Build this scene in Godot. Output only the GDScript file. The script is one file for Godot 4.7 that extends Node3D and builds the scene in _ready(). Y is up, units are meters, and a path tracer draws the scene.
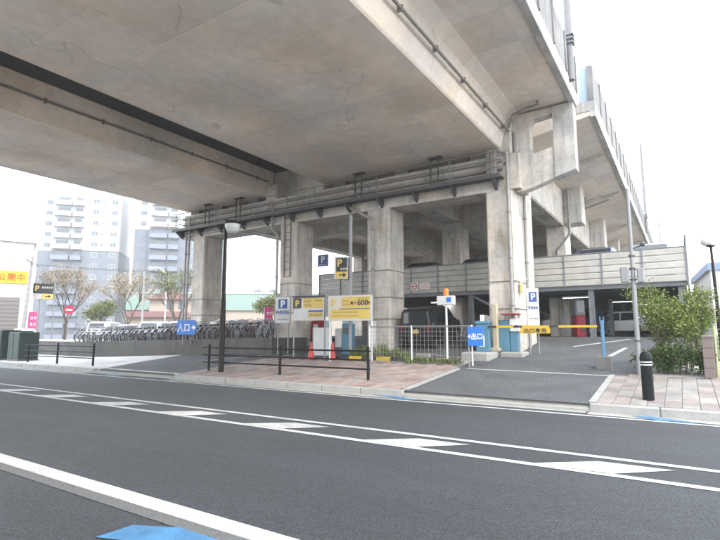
extends Node3D
# A railway viaduct crossing a street, with a car park under it. x runs along the street, -z along the viaduct.

# ---------------------------------------------------------------- mesh collector
class MB:
	var v := PackedVector3Array()
	var n := PackedVector3Array()
	var c := PackedColorArray()
	var col := Color(1, 1, 1)
	var use_col := false
	func tri(a: Vector3, b: Vector3, d: Vector3) -> void:
		var nn := (d - a).cross(b - a).normalized()
		for p in [a, b, d]:
			v.append(p); n.append(nn)
			if use_col: c.append(col)
	func trin(a: Vector3, b: Vector3, d: Vector3, na: Vector3, nb: Vector3, nd: Vector3) -> void:
		if (d - a).cross(b - a).dot(na + nb + nd) < 0.0:
			var t := b; b = d; d = t
			t = nb; nb = nd; nd = t
		v.append(a); v.append(b); v.append(d)
		n.append(na); n.append(nb); n.append(nd)
		if use_col:
			for i in 3: c.append(col)
	func quad(a: Vector3, b: Vector3, d: Vector3, e: Vector3) -> void:
		tri(a, b, d); tri(a, d, e)
	# box between two corners, moved by t
	func box(p: Vector3, q: Vector3, t := Transform3D()) -> void:
		var k := []
		for i in 8:
			k.append(t * Vector3(q.x if i & 1 else p.x, q.y if i & 2 else p.y, q.z if i & 4 else p.z))
		quad(k[0], k[2], k[3], k[1]); quad(k[5], k[7], k[6], k[4])
		quad(k[4], k[6], k[2], k[0]); quad(k[1], k[3], k[7], k[5])
		quad(k[2], k[6], k[7], k[3]); quad(k[4], k[0], k[1], k[5])
	func cbox(m: Vector3, s: Vector3, t := Transform3D()) -> void:
		box(m - s / 2, m + s / 2, t)
	# box with chamfered upright and top edges
	func bbox(p: Vector3, q: Vector3, b: float, t := Transform3D()) -> void:
		var lo := Vector3(minf(p.x, q.x), minf(p.y, q.y), minf(p.z, q.z))
		var hi := Vector3(maxf(p.x, q.x), maxf(p.y, q.y), maxf(p.z, q.z))
		var ring := func(y: float, s: float) -> Array:
			var x0 := lo.x + s; var x1 := hi.x - s; var z0 := lo.z + s; var z1 := hi.z - s
			return [t * Vector3(x0 + b, y, z0), t * Vector3(x1 - b, y, z0), t * Vector3(x1, y, z0 + b), t * Vector3(x1, y, z1 - b),
				t * Vector3(x1 - b, y, z1), t * Vector3(x0 + b, y, z1), t * Vector3(x0, y, z1 - b), t * Vector3(x0, y, z0 + b)]
		var rs := [ring.call(lo.y, b * .6), ring.call(lo.y + b * .6, 0.0), ring.call(hi.y - b, 0.0), ring.call(hi.y, b)]
		for r in 3:
			for i in 8:
				var j := (i + 1) % 8
				quad(rs[r][i], rs[r][j], rs[r + 1][j], rs[r + 1][i])
		for i in range(1, 7):
			tri(rs[3][0], rs[3][i], rs[3][i + 1])
			tri(rs[0][0], rs[0][i + 1], rs[0][i])
	func tube(a: Vector3, b: Vector3, r0: float, r1 := -1.0, k := 8, caps := true) -> void:
		if r1 < 0.0: r1 = r0
		var d := (b - a).normalized()
		var u := d.cross(Vector3.UP if absf(d.y) < .9 else Vector3.RIGHT).normalized()
		var w := d.cross(u)
		for i in k:
			var t0 := TAU * i / k
			var t1 := TAU * (i + 1) / k
			var e0 := u * cos(t0) + w * sin(t0)
			var e1 := u * cos(t1) + w * sin(t1)
			trin(a + e0 * r0, b + e0 * r1, b + e1 * r1, e0, e0, e1)
			trin(a + e0 * r0, b + e1 * r1, a + e1 * r0, e0, e1, e1)
			if caps:
				tri(a, a + e0 * r0, a + e1 * r0)
				tri(b, b + e1 * r1, b + e0 * r1)
	func path(pts: Array, r: float, k := 8) -> void:
		for i in pts.size() - 1:
			tube(pts[i], pts[i + 1], r, r, k)
			if i > 0: ball(pts[i], r * 1.02, k, 4)
	func ball(m: Vector3, r: float, k := 10, rows := 6, sq := Vector3.ONE) -> void:
		for i in rows:
			for j in k:
				var f := func(a: int, b: int) -> Vector3:
					var th := PI * a / rows; var ph := TAU * b / k
					return Vector3(sin(th) * cos(ph), cos(th), sin(th) * sin(ph))
				var p: Vector3 = f.call(i, j); var q: Vector3 = f.call(i, j + 1)
				var s: Vector3 = f.call(i + 1, j + 1); var t: Vector3 = f.call(i + 1, j)
				trin(m + p * r * sq, m + q * r * sq, m + s * r * sq, p, q, s)
				trin(m + p * r * sq, m + s * r * sq, m + t * r * sq, p, s, t)
	# profile of (radius, y) turned round a vertical axis
	func lathe(m: Vector3, prof: Array, k := 14) -> void:
		if prof[0].y > prof[-1].y:
			prof = prof.duplicate()
			prof.reverse()
		for i in prof.size() - 1:
			var a: Vector2 = prof[i]; var b: Vector2 = prof[i + 1]
			var sl := Vector2(b.y - a.y, a.x - b.x).normalized()
			for j in k:
				var t0 := TAU * j / k; var t1 := TAU * (j + 1) / k
				var e0 := Vector3(cos(t0), 0, sin(t0)); var e1 := Vector3(cos(t1), 0, sin(t1))
				var n0 := e0 * sl.x + Vector3.UP * sl.y; var n1 := e1 * sl.x + Vector3.UP * sl.y
				var p := m + e0 * a.x + Vector3.UP * a.y; var q := m + e1 * a.x + Vector3.UP * a.y
				var r := m + e1 * b.x + Vector3.UP * b.y; var s := m + e0 * b.x + Vector3.UP * b.y
				trin(p, s, r, n0, n0, n1); trin(p, r, q, n0, n1, n1)
	# outline in (x, y), pushed from z0 to z1
	func prism(poly: PackedVector2Array, z0: float, z1: float, t := Transform3D()) -> void:
		var k := poly.size()
		var ix := Geometry2D.triangulate_polygon(poly)
		for i in range(0, ix.size(), 3):
			var a := poly[ix[i]]; var b := poly[ix[i + 1]]; var d := poly[ix[i + 2]]
			for z in [z0, z1]:
				tri(t * Vector3(a.x, a.y, z), t * Vector3(b.x, b.y, z), t * Vector3(d.x, d.y, z))
		for i in k:
			var a := poly[i]; var b := poly[(i + 1) % k]
			quad(t * Vector3(a.x, a.y, z0), t * Vector3(b.x, b.y, z0), t * Vector3(b.x, b.y, z1), t * Vector3(a.x, a.y, z1))
	func ring(m: Vector3, axis: Vector3, big: float, r: float, k := 18, kk := 5) -> void:
		var u := axis.cross(Vector3.UP if absf(axis.y) < .9 else Vector3.RIGHT).normalized()
		var w := axis.cross(u).normalized()
		for i in k:
			for j in kk:
				var f := func(a: int, b: int) -> Array:
					var e := u * cos(TAU * a / k) + w * sin(TAU * a / k)
					var nn := e * cos(TAU * b / kk) + axis * sin(TAU * b / kk)
					return [m + e * big + nn * r, nn]
				var p: Array = f.call(i, j); var q: Array = f.call(i + 1, j); var s: Array = f.call(i + 1, j + 1); var t: Array = f.call(i, j + 1)
				trin(p[0], q[0], s[0], p[1], q[1], s[1]); trin(p[0], s[0], t[0], p[1], s[1], t[1])
	func mesh() -> ArrayMesh:
		var a := []
		a.resize(Mesh.ARRAY_MAX)
		a[Mesh.ARRAY_VERTEX] = v
		a[Mesh.ARRAY_NORMAL] = n
		if use_col: a[Mesh.ARRAY_COLOR] = c
		var m := ArrayMesh.new()
		m.add_surface_from_arrays(Mesh.PRIMITIVE_TRIANGLES, a)
		return m

var rng := RandomNumberGenerator.new()
var taken := {}
var M := {}

func numbered(called: String) -> String:
	if not taken.has(called):
		taken[called] = 0
		return called
	taken[called] += 1
	return "%s_%03d" % [called, taken[called]]
func meta(o: Node3D, label: String, category: String, group := "", kind := "") -> Node3D:
	if label: o.set_meta("label", label)
	if category: o.set_meta("category", category)
	if group: o.set_meta("group", group)
	if kind: o.set_meta("kind", kind)
	return o
func thing(called: String, label: String, category: String, at := Vector3.ZERO, turn := 0.0, group := "") -> Node3D:
	var o := Node3D.new()
	o.name = numbered(called)
	add_child(o, true)
	o.position = at
	o.rotation_degrees.y = turn
	return meta(o, label, category, group)
func part(b: MB, called: String, m: Material, parent: Node = self) -> MeshInstance3D:
	return piece(b.mesh(), called, m, parent)
func piece(me: Mesh, called: String, m: Material, parent: Node = self) -> MeshInstance3D:
	var o := MeshInstance3D.new()
	o.name = numbered(called) if parent == self else called
	o.mesh = me
	o.material_override = m
	parent.add_child(o, true)
	return o
func struct(b: MB, called: String, m: Material) -> MeshInstance3D:
	var o := part(b, called, m)
	o.set_meta("kind", "structure")
	return o
func solo(b: MB, called: String, m: Material, label: String, category: String, group := "") -> MeshInstance3D:
	var o := part(b, called, m)
	meta(o, label, category, group)
	return o
func copy(o: Node3D, called: String, label: String, at: Vector3, turn := 0.0) -> Node3D:
	var r: Node3D = o.duplicate()
	r.name = numbered(called)
	add_child(r, true)
	r.position = at
	r.rotation_degrees.y = turn
	if label: r.set_meta("label", label)
	return r

# ---------------------------------------------------------------- materials
func noise_image(s: int, size: int, freq: float, octaves := 4, ridged := false, warp := 0.0) -> PackedByteArray:
	var f := FastNoiseLite.new()
	f.seed = s
	f.frequency = freq
	f.noise_type = FastNoiseLite.TYPE_SIMPLEX_SMOOTH
	f.fractal_type = FastNoiseLite.FRACTAL_RIDGED if ridged else FastNoiseLite.FRACTAL_FBM
	f.fractal_octaves = octaves
	if warp > 0.0:
		f.domain_warp_enabled = true
		f.domain_warp_amplitude = warp
		f.domain_warp_frequency = freq * 1.7
	var im := f.get_seamless_image(size, size, false, false, .15)
	im.convert(Image.FORMAT_L8)
	return im.get_data()
func to_tex(d: PackedByteArray, size: int) -> ImageTexture:
	return ImageTexture.create_from_image(Image.create_from_data(size, size, false, Image.FORMAT_RGB8, d))

# weathered concrete with the seams of its formwork: one repeat is 7.2 m
func concrete_texture(s: int, streaks: float, cracks: float, seams: float, patchy: float, edge: int, veins := 0) -> ImageTexture:
	var size := 1024
	var a := noise_image(s, size, .0035, 5, false, 30.0)
	var b := noise_image(s + 1, size, .03, 4)
	var cr := noise_image(s + 2, size, .0017, 3, true, 90.0)
	var fine := noise_image(s + 3, size, .22, 2)
	var d := PackedByteArray()
	d.resize(size * size * 3)
	var tone := []
	for i in 64: tone.append(rng.randf_range(-.03, .03))
	var vein := PackedFloat32Array()
	vein.resize(size * size)
	for k in veins:
		var p := Vector2(rng.randf() * size, rng.randf() * size)
		var dir := rng.randf() * TAU
		var home := dir
		var dark := rng.randf_range(.05, .17)
		for st in rng.randi_range(30, 150):
			dir = lerpf(dir, home, .09) + rng.randfn() * .27
			p += Vector2(cos(dir), sin(dir)) * 2.0
			var w := 1 + int(rng.randf() < .45) + int(rng.randf() < .12)
			for dy in w + 1:
				for dx in w + 1:
					var q := (posmod(int(p.y) + dy, size)) * size + posmod(int(p.x) + dx, size)
					vein[q] = maxf(vein[q], dark * rng.randf_range(.3, 1.0))
	for y in size:
		var sy := (y >> 4) * size
		for x in size:
			var i := y * size + x
			var v := .92 + (a[i] - 128) * patchy + (b[i] - 128) * patchy * .45 + (fine[i] - 128) * .0004
			v += float(tone[((x >> 8) + (y >> 7) * 4) & 63])
			if streaks > 0.0:
				var st := (b[sy + x] - 120) * .01
				if st > 0.0: v -= st * streaks * (a[(i + 300007) % (size * size)] / 255.0)
			if cracks > 0.0 and cr[i] > edge and a[i] > 132:
				v -= cracks * minf(1.0, (cr[i] - edge) * .1) * minf(1.0, (a[i] - 132) * .03)
			v -= vein[i]
			if seams > 0.0 and ((x & 255) < 2 or (y & 127) < 2): v -= seams
			v = clampf(v, .1, 1.0)
			var warm := (a[(i + 150011) % (size * size)] - 128) * .00022
			d[i * 3] = int(clampf(v * (1.0 + warm), 0, 1) * 255)
			d[i * 3 + 1] = int(v * 255)
			d[i * 3 + 2] = int(clampf(v * (1.0 - warm * 1.3), 0, 1) * 255)
	return to_tex(d, size)
func grain_texture(s: int, size: int, f1: float, k1: float, f2: float, k2: float, speckle := 0.0, base := .93) -> ImageTexture:
	var a := noise_image(s, size, f1, 4, false, 12.0)
	var b := noise_image(s + 7, size, f2, 2)
	var d := PackedByteArray()
	d.resize(size * size * 3)
	var r := RandomNumberGenerator.new()
	r.seed = s
	for i in size * size:
		var v := base + (a[i] - 128) / 128.0 * k1 + (b[i] - 128) / 128.0 * k2
		if speckle > 0.0: v += (r.randf() - .5) * speckle + (speckle * .9 if r.randf() > .97 else 0.0)
		var q := int(clampf(v, .05, 1.0) * 255)
		d[i * 3] = q; d[i * 3 + 1] = q; d[i * 3 + 2] = q
	return to_tex(d, size)

func mat(lin: Color, rough := .8, tex: Texture2D = null, metres := 1.0, opt := {}) -> StandardMaterial3D:
	var m := StandardMaterial3D.new()
	var s := lin.linear_to_srgb()
	s.a = lin.a
	m.albedo_color = s
	m.roughness = rough
	m.metallic = opt.get("metal", 0.0)
	m.metallic_specular = opt.get("spec", .5)
	if tex:
		m.albedo_texture = tex
		m.uv1_triplanar = true
		m.uv1_world_triplanar = opt.get("world", true)
		m.uv1_scale = Vector3.ONE / metres
		m.uv1_triplanar_sharpness = 4.0
		if opt.has("bump"):
			m.heightmap_enabled = true
			m.heightmap_texture = tex
			m.heightmap_scale = opt.bump
	if opt.has("detail"):
		m.detail_enabled = true
		m.detail_albedo = opt.detail
		m.detail_blend_mode = BaseMaterial3D.BLEND_MODE_MUL
		m.detail_uv_layer = BaseMaterial3D.DETAIL_UV_2
		m.uv2_triplanar = true
		m.uv2_world_triplanar = true
		m.uv2_scale = opt.get("detail_scale", Vector3.ONE / float(opt.get("detail_metres", 9.0)))
	if opt.has("vcol"): m.vertex_color_use_as_albedo = true
	if lin.a < 1.0: m.transparency = BaseMaterial3D.TRANSPARENCY_ALPHA
	if opt.has("coat"):
		m.clearcoat_enabled = true
		m.clearcoat = opt.coat
		m.clearcoat_roughness = .08
	if opt.has("glow"):
		m.emission_enabled = true
		m.emission = s
		m.emission_energy_multiplier = opt.glow
	if opt.has("backlight"):
		m.backlight_enabled = true
		m.backlight = opt.backlight
	return m

func make_materials() -> void:
	var wall := concrete_texture(11, .2, .04, .045, .0007, 222)
	var soffit := concrete_texture(31, 0.0, .12, .04, .0005, 224, 26)
	var soft := grain_texture(51, 512, .006, .06, .05, .03)
	var faint := grain_texture(55, 512, .006, .045, .06, .02)
	var wear := grain_texture(65, 512, .03, .07, .25, .12, .3, .92)
	var fine := grain_texture(61, 512, .02, .04, .3, .05, .06)
	var tar := grain_texture(71, 1024, .05, .05, .42, .46, .8, .72)
	var lanes := grain_texture(87, 512, .007, .12, .04, .05, 0.0, .93)
	var patch := grain_texture(81, 512, .005, .12, .03, .04, 0.0, .93)
	M.soffit = mat(Color(.80, .70, .605), .9, soffit, 14.4, {"detail": faint, "detail_metres": 16.0})
	M.lit_left_deck = mat(Color(.9, .77, .655), .9, soffit, 14.4, {"detail": faint, "detail_metres": 13.0})  # paler, pinker concrete, with light from the left put into its colour
	M.concrete = mat(Color(.64, .59, .525), .9, wall, 7.2, {"detail": soft, "detail_metres": 2.3, "bump": .4})
	M.pale_concrete = mat(Color(.50, .485, .46), .9, wall, 7.2, {"detail": soft, "detail_metres": 2.9})
	M.parapet = mat(Color(.25, .245, .245), .9, wall, 7.2, {"detail": soft, "detail_metres": 2.9})
	M.mast = mat(Color(.16, .16, .17), .6, soft, 1.0)
	M.dark_concrete = mat(Color(.2, .19, .18), .9, wall, 7.2, {"detail": soft, "detail_metres": 1.9})
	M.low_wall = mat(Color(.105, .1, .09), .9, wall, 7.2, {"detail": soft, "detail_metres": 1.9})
	M.kerb = mat(Color(.36, .355, .34), .9, fine, .8, {"detail": soft, "detail_metres": 1.3})
	M.path = mat(Color(.62, .61, .59), .9, fine, 1.1, {"detail": patch, "detail_metres": 4.3})
	M.asphalt = mat(Color(.053, .0585, .0685), .85, tar, 7.0, {"detail": lanes, "detail_scale": Vector3(1 / 46.0, .1, 1 / 9.0), "bump": .5})
	M.lot = mat(Color(.137, .1435, .156), .9, tar, 8.0, {"detail": patch, "detail_metres": 5.1, "bump": .4})
	M.earth = mat(Color(.27, .26, .24), .95, patch, 6.0)
	M.paint = mat(Color(.5, .5, .495), .7, wear, 2.3, {"detail": patch, "detail_metres": 1.7})
	M.old_paint = mat(Color(.17, .17, .172), .8, tar, 3.0)
	M.blue_paint = mat(Color(.055, .19, .37), .75, fine, .3, {"detail": patch, "detail_metres": 1.2})
	M.tile = []
	for q in [Color(.27, .225, .205), Color(.30, .28, .26), Color(.24, .205, .19), Color(.29, .255, .235), Color(.265, .25, .24)]:
		M.tile.append(mat(q, .9, fine, .5, {"detail": patch, "detail_metres": 2.1}))
	M.old_tile = []
	for q in [Color(.30, .225, .2), Color(.34, .28, .255), Color(.27, .205, .19), Color(.32, .25, .225), Color(.30, .26, .245)]:
		M.old_tile.append(mat(q, .9, fine, .5, {"detail": patch, "detail_metres": 2.1}))
	M.rail = mat(Color(.006, .0055, .006), .55, null, 1.0, {"spec": .3})
	M.brown_metal = mat(Color(.018, .013, .012), .55, null, 1.0, {"spec": .3})
	M.steel = mat(Color(.2, .215, .23), .5, soft, 1.5, {"metal": .3})
	M.grey_paint = mat(Color(.17, .18, .195), .6, soft, 2.0)
	M.galv = mat(Color(.24, .245, .255), .55, fine, .7, {"metal": .3})
	M.dark_metal = mat(Color(.07, .072, .075), .6, soft, 1.0)
	M.pipe = mat(Color(.30, .295, .285), .6, soft, 1.0)
	M.dirty_pipe = mat(Color(.2, .185, .17), .7, soft, 1.0)
	M.slat = mat(Color(.41, .395, .365), .6, soft, 2.2)
	M.white = mat(Color(.5, .5, .495), .6, soft, 3.0)
	M.white_metal = mat(Color(.55, .555, .555), .5)
	M.black = mat(Color(.012, .012, .013), .5)
	M.yellow = mat(Color(.46, .29, .012), .6)
	M.pale_yellow = mat(Color(.47, .345, .08), .6)
	M.sign_blue = mat(Color(.002, .10, .37), .55)
	M.p_blue = mat(Color(.012, .055, .2), .55)
	M.machine_blue = mat(Color(.065, .18, .265), .55, fine, .8)
	M.post_blue = mat(Color(.10, .22, .36), .55, fine, .6)
	M.red = mat(Color(.24, .006, .012), .55)
	M.cone_red = mat(Color(.34, .035, .03), .6)
	M.orange = mat(Color(.5, .15, .008), .5)
	M.pink = mat(Color(.36, .03, .12), .7)
	M.box_green = mat(Color(.022, .045, .04), .6, soft, 1.1)
	M.rubber = mat(Color(.014, .014, .015), .8)
	M.chrome = mat(Color(.6, .6, .61), .25, null, 1.0, {"metal": 1.0})
	M.bike_metal = mat(Color(.34, .34, .35), .35, null, 1.0, {"metal": .8})
	M.glass = mat(Color(.02, .024, .028), .08)
	M.window = mat(Color(.08, .1, .12), .1)
	M.lamp_red = mat(Color(.08, .004, .004), .3)
	M.lamp_white = mat(Color(.75, .76, .76), .2)
	M.globe = mat(Color(.42, .43, .42), .4)
	M.band = mat(Color(.14, .135, .13), .6)
	M.leaf = mat(Color(1, 1, 1), .85, null, 1.0, {"vcol": true, "spec": .25, "backlight": Color(.18, .24, .06)})
	M.bark = mat(Color(.10, .085, .072), .9, fine, .3)
	M.stone = mat(Color(.17, .135, .125), .9, fine, .5)

# ---------------------------------------------------------------- the lie of the land
func profile(z: float) -> float:
	var d := -z
	var ks := [[11.55, .15], [15.2, .46], [19.0, .83], [24.0, 1.42]]
	if d <= 11.55: return .15
	for i in 3:
		if d <= ks[i + 1][0]:
			return lerpf(ks[i][1], ks[i + 1][1], (d - ks[i][0]) / (ks[i + 1][0] - ks[i][0]))
	return 1.42
func gy(x: float, z: float) -> float:
	if z > -11.4: return 0.0
	return .15 + (profile(z) - .15) * clampf((x + 30.0) / 12.0, 0.0, 1.0)
func on(x: float, z: float, up := 0.0) -> Vector3:
	return Vector3(x, gy(x, z) + up, z)
# a sheet lying on the land, its left and right ends given at its front and at its back
func sheet(xl0: float, xr0: float, z0: float, xl1: float, xr1: float, z1: float, up: float, nx: int, nz: int) -> MB:
	var b := MB.new()
	for i in nz:
		for j in nx:
			var f := func(jj: int, ii: int) -> Vector3:
				var t := float(ii) / nz; var u := float(jj) / nx
				return on(lerpf(lerpf(xl0, xl1, t), lerpf(xr0, xr1, t), u), lerpf(z0, z1, t), up)
			b.quad(f.call(j, i), f.call(j, i + 1), f.call(j + 1, i + 1), f.call(j + 1, i))
	return b

func build_ground() -> void:
	var b := MB.new()
	var xs := [-900.0, -300.0, -120.0, -60.0, -30.0, -26.0, -22.0, -18.0, 6.0, 30.0, 120.0, 500.0]
	var zs := [300.0, 20.0, -11.39, -11.41, -11.55, -15.2, -19.0, -24.0, -60.0, -150.0, -400.0, -1000.0]
	for i in zs.size() - 1:
		for j in xs.size() - 1:
			b.quad(on(xs[j], zs[i], -.05), on(xs[j], zs[i + 1], -.05), on(xs[j + 1], zs[i + 1], -.05), on(xs[j + 1], zs[i], -.05))
	struct(b, "ground", M.earth)
	b = MB.new()
	b.quad(Vector3(-260, 0, 9), Vector3(-260, 0, -11.4), Vector3(160, 0, -11.4), Vector3(160, 0, 9))
	struct(b, "road", M.asphalt)
	struct(sheet(-20.0, 2.6, -11.42, -21.9, 2.6, -16.95, 0.0, 24, 12), "driveway", M.lot)
	struct(sheet(-18.0, 2.6, -16.95, -18.0, 2.6, -70.0, 0.0, 8, 30), "lot_pavement", M.lot)
	struct(sheet(-90.0, -20.0, -11.56, -90.0, -21.9, -16.95, .004, 40, 6), "pavement", M.path)
	struct(sheet(2.6, 90.0, -11.56, 2.6, 90.0, -15.2, .004, 12, 6), "pavement_right", M.path)
	struct(sheet(-90.0, 60.0, 9.0, -90.0, 60.0, -1.3, .12, 2, 2), "near_pavement", M.path)
	# gutter strips and kerb stones
	b = MB.new()
	for r in [[-90.0, -20.3], [-15.1, -6.06], [-1.75, 60.0]]:
		b.quad(Vector3(r[0], .004, -10.98), Vector3(r[0], .004, -11.36), Vector3(r[1], .004, -11.36), Vector3(r[1], .004, -10.98))
	b.quad(Vector3(-6.0, .004, -11.12), Vector3(-6.0, .004, -11.36), Vector3(-1.8, .004, -11.36), Vector3(-1.8, .004, -11.12))
	struct(b, "gutter", M.kerb)
	var kerb := Node3D.new()
	kerb.name = "kerb"
	kerb.set_meta("kind", "structure")
	add_child(kerb)
	var stones := MB.new()
	stones.bbox(Vector3(0, -.05, -.1), Vector3(1.19, .165, .1), .018)
	var sm := stones.mesh()
	for r in [[-62.0, -20.2], [-15.1, -6.06], [-1.75, 22.0]]:
		var count := int((r[1] - r[0]) / 1.2)
		var step: float = (r[1] - r[0]) / count
		for i in count:
			var o := piece(sm, "kerb_stone", M.kerb, kerb)
			o.position = Vector3(r[0] + i * step, rng.randf_range(-.004, .004), -11.46)
			o.scale.x = step / 1.2
	# edging stones up both sides of the exit drive, and low ramps across the two drives
	for r in [[-6.12, -11.58], [-1.72, -11.58]]:
		for i in 3:
			var q := MB.new()
			var z0: float = -11.58 - i * 1.2
			var x0: float = r[0] - .07
			for k in 1:
				var a := on(x0, z0); var c := on(x0, z0 - 1.19)
				q.quad(a + Vector3(0, .03, 0), c + Vector3(0, .03, 0), c + Vector3(.14, .03, 0), a + Vector3(.14, .03, 0))
				q.quad(a + Vector3(0, -.05, 0), c + Vector3(0, -.05, 0), c + Vector3(0, .03, 0), a + Vector3(0, .03, 0))
				q.quad(a + Vector3(.14, .03, 0), c + Vector3(.14, .03, 0), c + Vector3(.14, -.05, 0), a + Vector3(.14, -.05, 0))
				q.quad(a + Vector3(0, -.05, 0), a + Vector3(0, .03, 0), a + Vector3(.14, .03, 0), a + Vector3(.14, -.05, 0))
			part(q, "edging_stone", M.kerb, kerb)
	for r in [[-20.2, -15.1], [-6.06, -1.75]]:
		b = MB.new()
		b.prism(PackedVector2Array([Vector2(-11.36, 0), Vector2(-11.36, .05), Vector2(-11.58, .16), Vector2(-11.58, -.05)]), r[0], r[1], Transform3D(Basis(Vector3(0, 0, 1), Vector3(0, 1, 0), Vector3(1, 0, 0)), Vector3.ZERO))
		part(b, "dropped_kerb", M.kerb, kerb)
	# paving tiles
	var tm := MB.new()
	tm.bbox(Vector3(0, -.03, -.592), Vector3(.292, .012, 0), .006)
	var tmesh := tm.mesh()
	var bed := sheet(-15.1, -6.19, -11.57, -14.7, -6.19, -15.85, .003, 8, 6)
	struct(bed, "tile_bed", M.dark_concrete)
	struct(sheet(-1.65, 2.6, -11.57, -1.65, 2.6, -15.2, .003, 4, 6), "tile_bed", M.dark_concrete)
	var lay := func(x0: float, cols: int, rows: int, set: Array) -> void:
		var tiles := Node3D.new()
		tiles.name = numbered("paving")
		tiles.set_meta("kind", "structure")
		add_child(tiles)
		for j in range(1, cols, 2):
			var h := piece(tmesh, "paving_tile", set[rng.randi() % 5], tiles)
			h.position = on(x0 + j * .3, -11.57, .004)
			h.scale.z = .5
			h.rotation.x = atan2(gy(x0, -12.17) - gy(x0, -11.57), .6)
		for i in rows:
			for j in cols:
				var x := x0 + j * .3
				var z := -11.57 - i * .6 - (.3 if j % 2 else 0.0)
				var o := piece(tmesh, "paving_tile", set[(rng.randi() % 5) if rng.randf() < .6 else (j / 2 + i) % 5], tiles)
				o.position = on(x, z, .004 + rng.randf_range(-.002, .002))
				o.rotation.x = atan2(gy(x, z - .6) - gy(x, z), .6)
	lay.call(-15.0, 29, 7, M.old_tile)
	lay.call(-1.64, 14, 6, M.tile)

	# markings
	var paint := func(pts: Array, called: String, m: Material, up := .006) -> void:
		var q := MB.new()
		for i in range(0, pts.size(), 4):
			q.quad(Vector3(pts[i].x, up, pts[i].y), Vector3(pts[i + 1].x, up, pts[i + 1].y), Vector3(pts[i + 2].x, up, pts[i + 2].y), Vector3(pts[i + 3].x, up, pts[i + 3].y))
		struct(q, called, m)
	for l in [[-2.98, .21], [-6.42, .13], [-7.26, .13], [-10.72, .13]]:
		var z: float = l[0]; var w: float = l[1]
		paint.call([Vector2(-200, z), Vector2(-200, z - w), Vector2(120, z - w), Vector2(120, z)], "lane_line", M.paint)
	paint.call([Vector2(-200, -2.83), Vector2(-200, -2.98), Vector2(120, -2.98), Vector2(120, -2.83)], "worn_line", M.old_paint, .005)
	for i in 40:
		var x := -1.66 + 2.5 - (i * 2.5)
		paint.call([Vector2(x - .02, -6.55), Vector2(x + .64, -7.08), Vector2(x + 1.46, -7.1), Vector2(x + .8, -6.5)], "median_hatch", M.paint)
	for q in [[Vector2(-4.0, -2.35), Vector2(-3.98, -2.66), Vector2(-3.6, -2.84), Vector2(-2.6, -2.84)], [Vector2(-12.4, -11.1), Vector2(-11.5, -11.02), Vector2(-10.77, -10.9), Vector2(-11.3, -10.86)],
			[Vector2(-6.9, -11.3), Vector2(-6.3, -11.34), Vector2(-5.4, -11.0), Vector2(-5.7, -10.87)], [Vector2(-1.0, -11.2), Vector2(-.68, -11.3), Vector2(.2, -10.95), Vector2(-.5, -10.87)],
			[Vector2(-19.6, -11.3), Vector2(-18.6, -11.3), Vector2(-17.5, -11.0), Vector2(-18.2, -10.9)]]:
		var t := MB.new()
		t.quad(Vector3(q[0].x, .009, q[0].y), Vector3(q[1].x, .009, q[1].y), Vector3(q[2].x, .009, q[2].y), Vector3(q[3].x, .009, q[3].y))
		struct(t, "cycle_arrow", M.blue_paint)
	# lines on the drives
	var line := func(a: Vector2, c: Vector2, w: float) -> void:
		var q := MB.new()
		var d := (c - a).normalized().orthogonal() * w / 2
		var k := 10
		for i in k:
			var p0 := a.lerp(c, float(i) / k); var p1 := a.lerp(c, float(i + 1) / k)
			q.quad(on(p0.x - d.x, p0.y - d.y, .008), on(p1.x - d.x, p1.y - d.y, .008), on(p1.x + d.x, p1.y + d.y, .008), on(p0.x + d.x, p0.y + d.y, .008))
		struct(q, "drive_line", M.paint)
	line.call(Vector2(-2.26, -18.4), Vector2(-1.86, -20.9), .16)
	line.call(Vector2(-3.7, -21.0), Vector2(-1.9, -23.3), .16)
	line.call(Vector2(-15.2, -14.1), Vector2(-14.6, -17.4), .12)
	line.call(Vector2(-17.6, -14.3), Vector2(-15.4, -17.6), .12)
	line.call(Vector2(-19.9, -11.75), Vector2(-15.15, -11.62), .16)
	line.call(Vector2(-15.15, -11.7), Vector2(-14.9, -15.6), .1)
	line.call(Vector2(-5.9, -15.35), Vector2(-1.75, -15.1), .1)
	line.call(Vector2(-8.6, -18.2), Vector2(-6.7, -17.6), .08)
	b = MB.new()
	var at := on(-4.67, -14.37)
	b.lathe(Vector3.ZERO, [Vector2(.3, 0), Vector2(.3, .006), Vector2(.26, .01), Vector2(.25, .004), Vector2(.0, .006)], 18)
	var mh := solo(b, "manhole_cover", M.dark_metal, "round dark manhole cover in the exit driveway", "manhole cover")
	mh.position = at + Vector3(0, .004, 0)
	mh.rotation.x = .1

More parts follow.
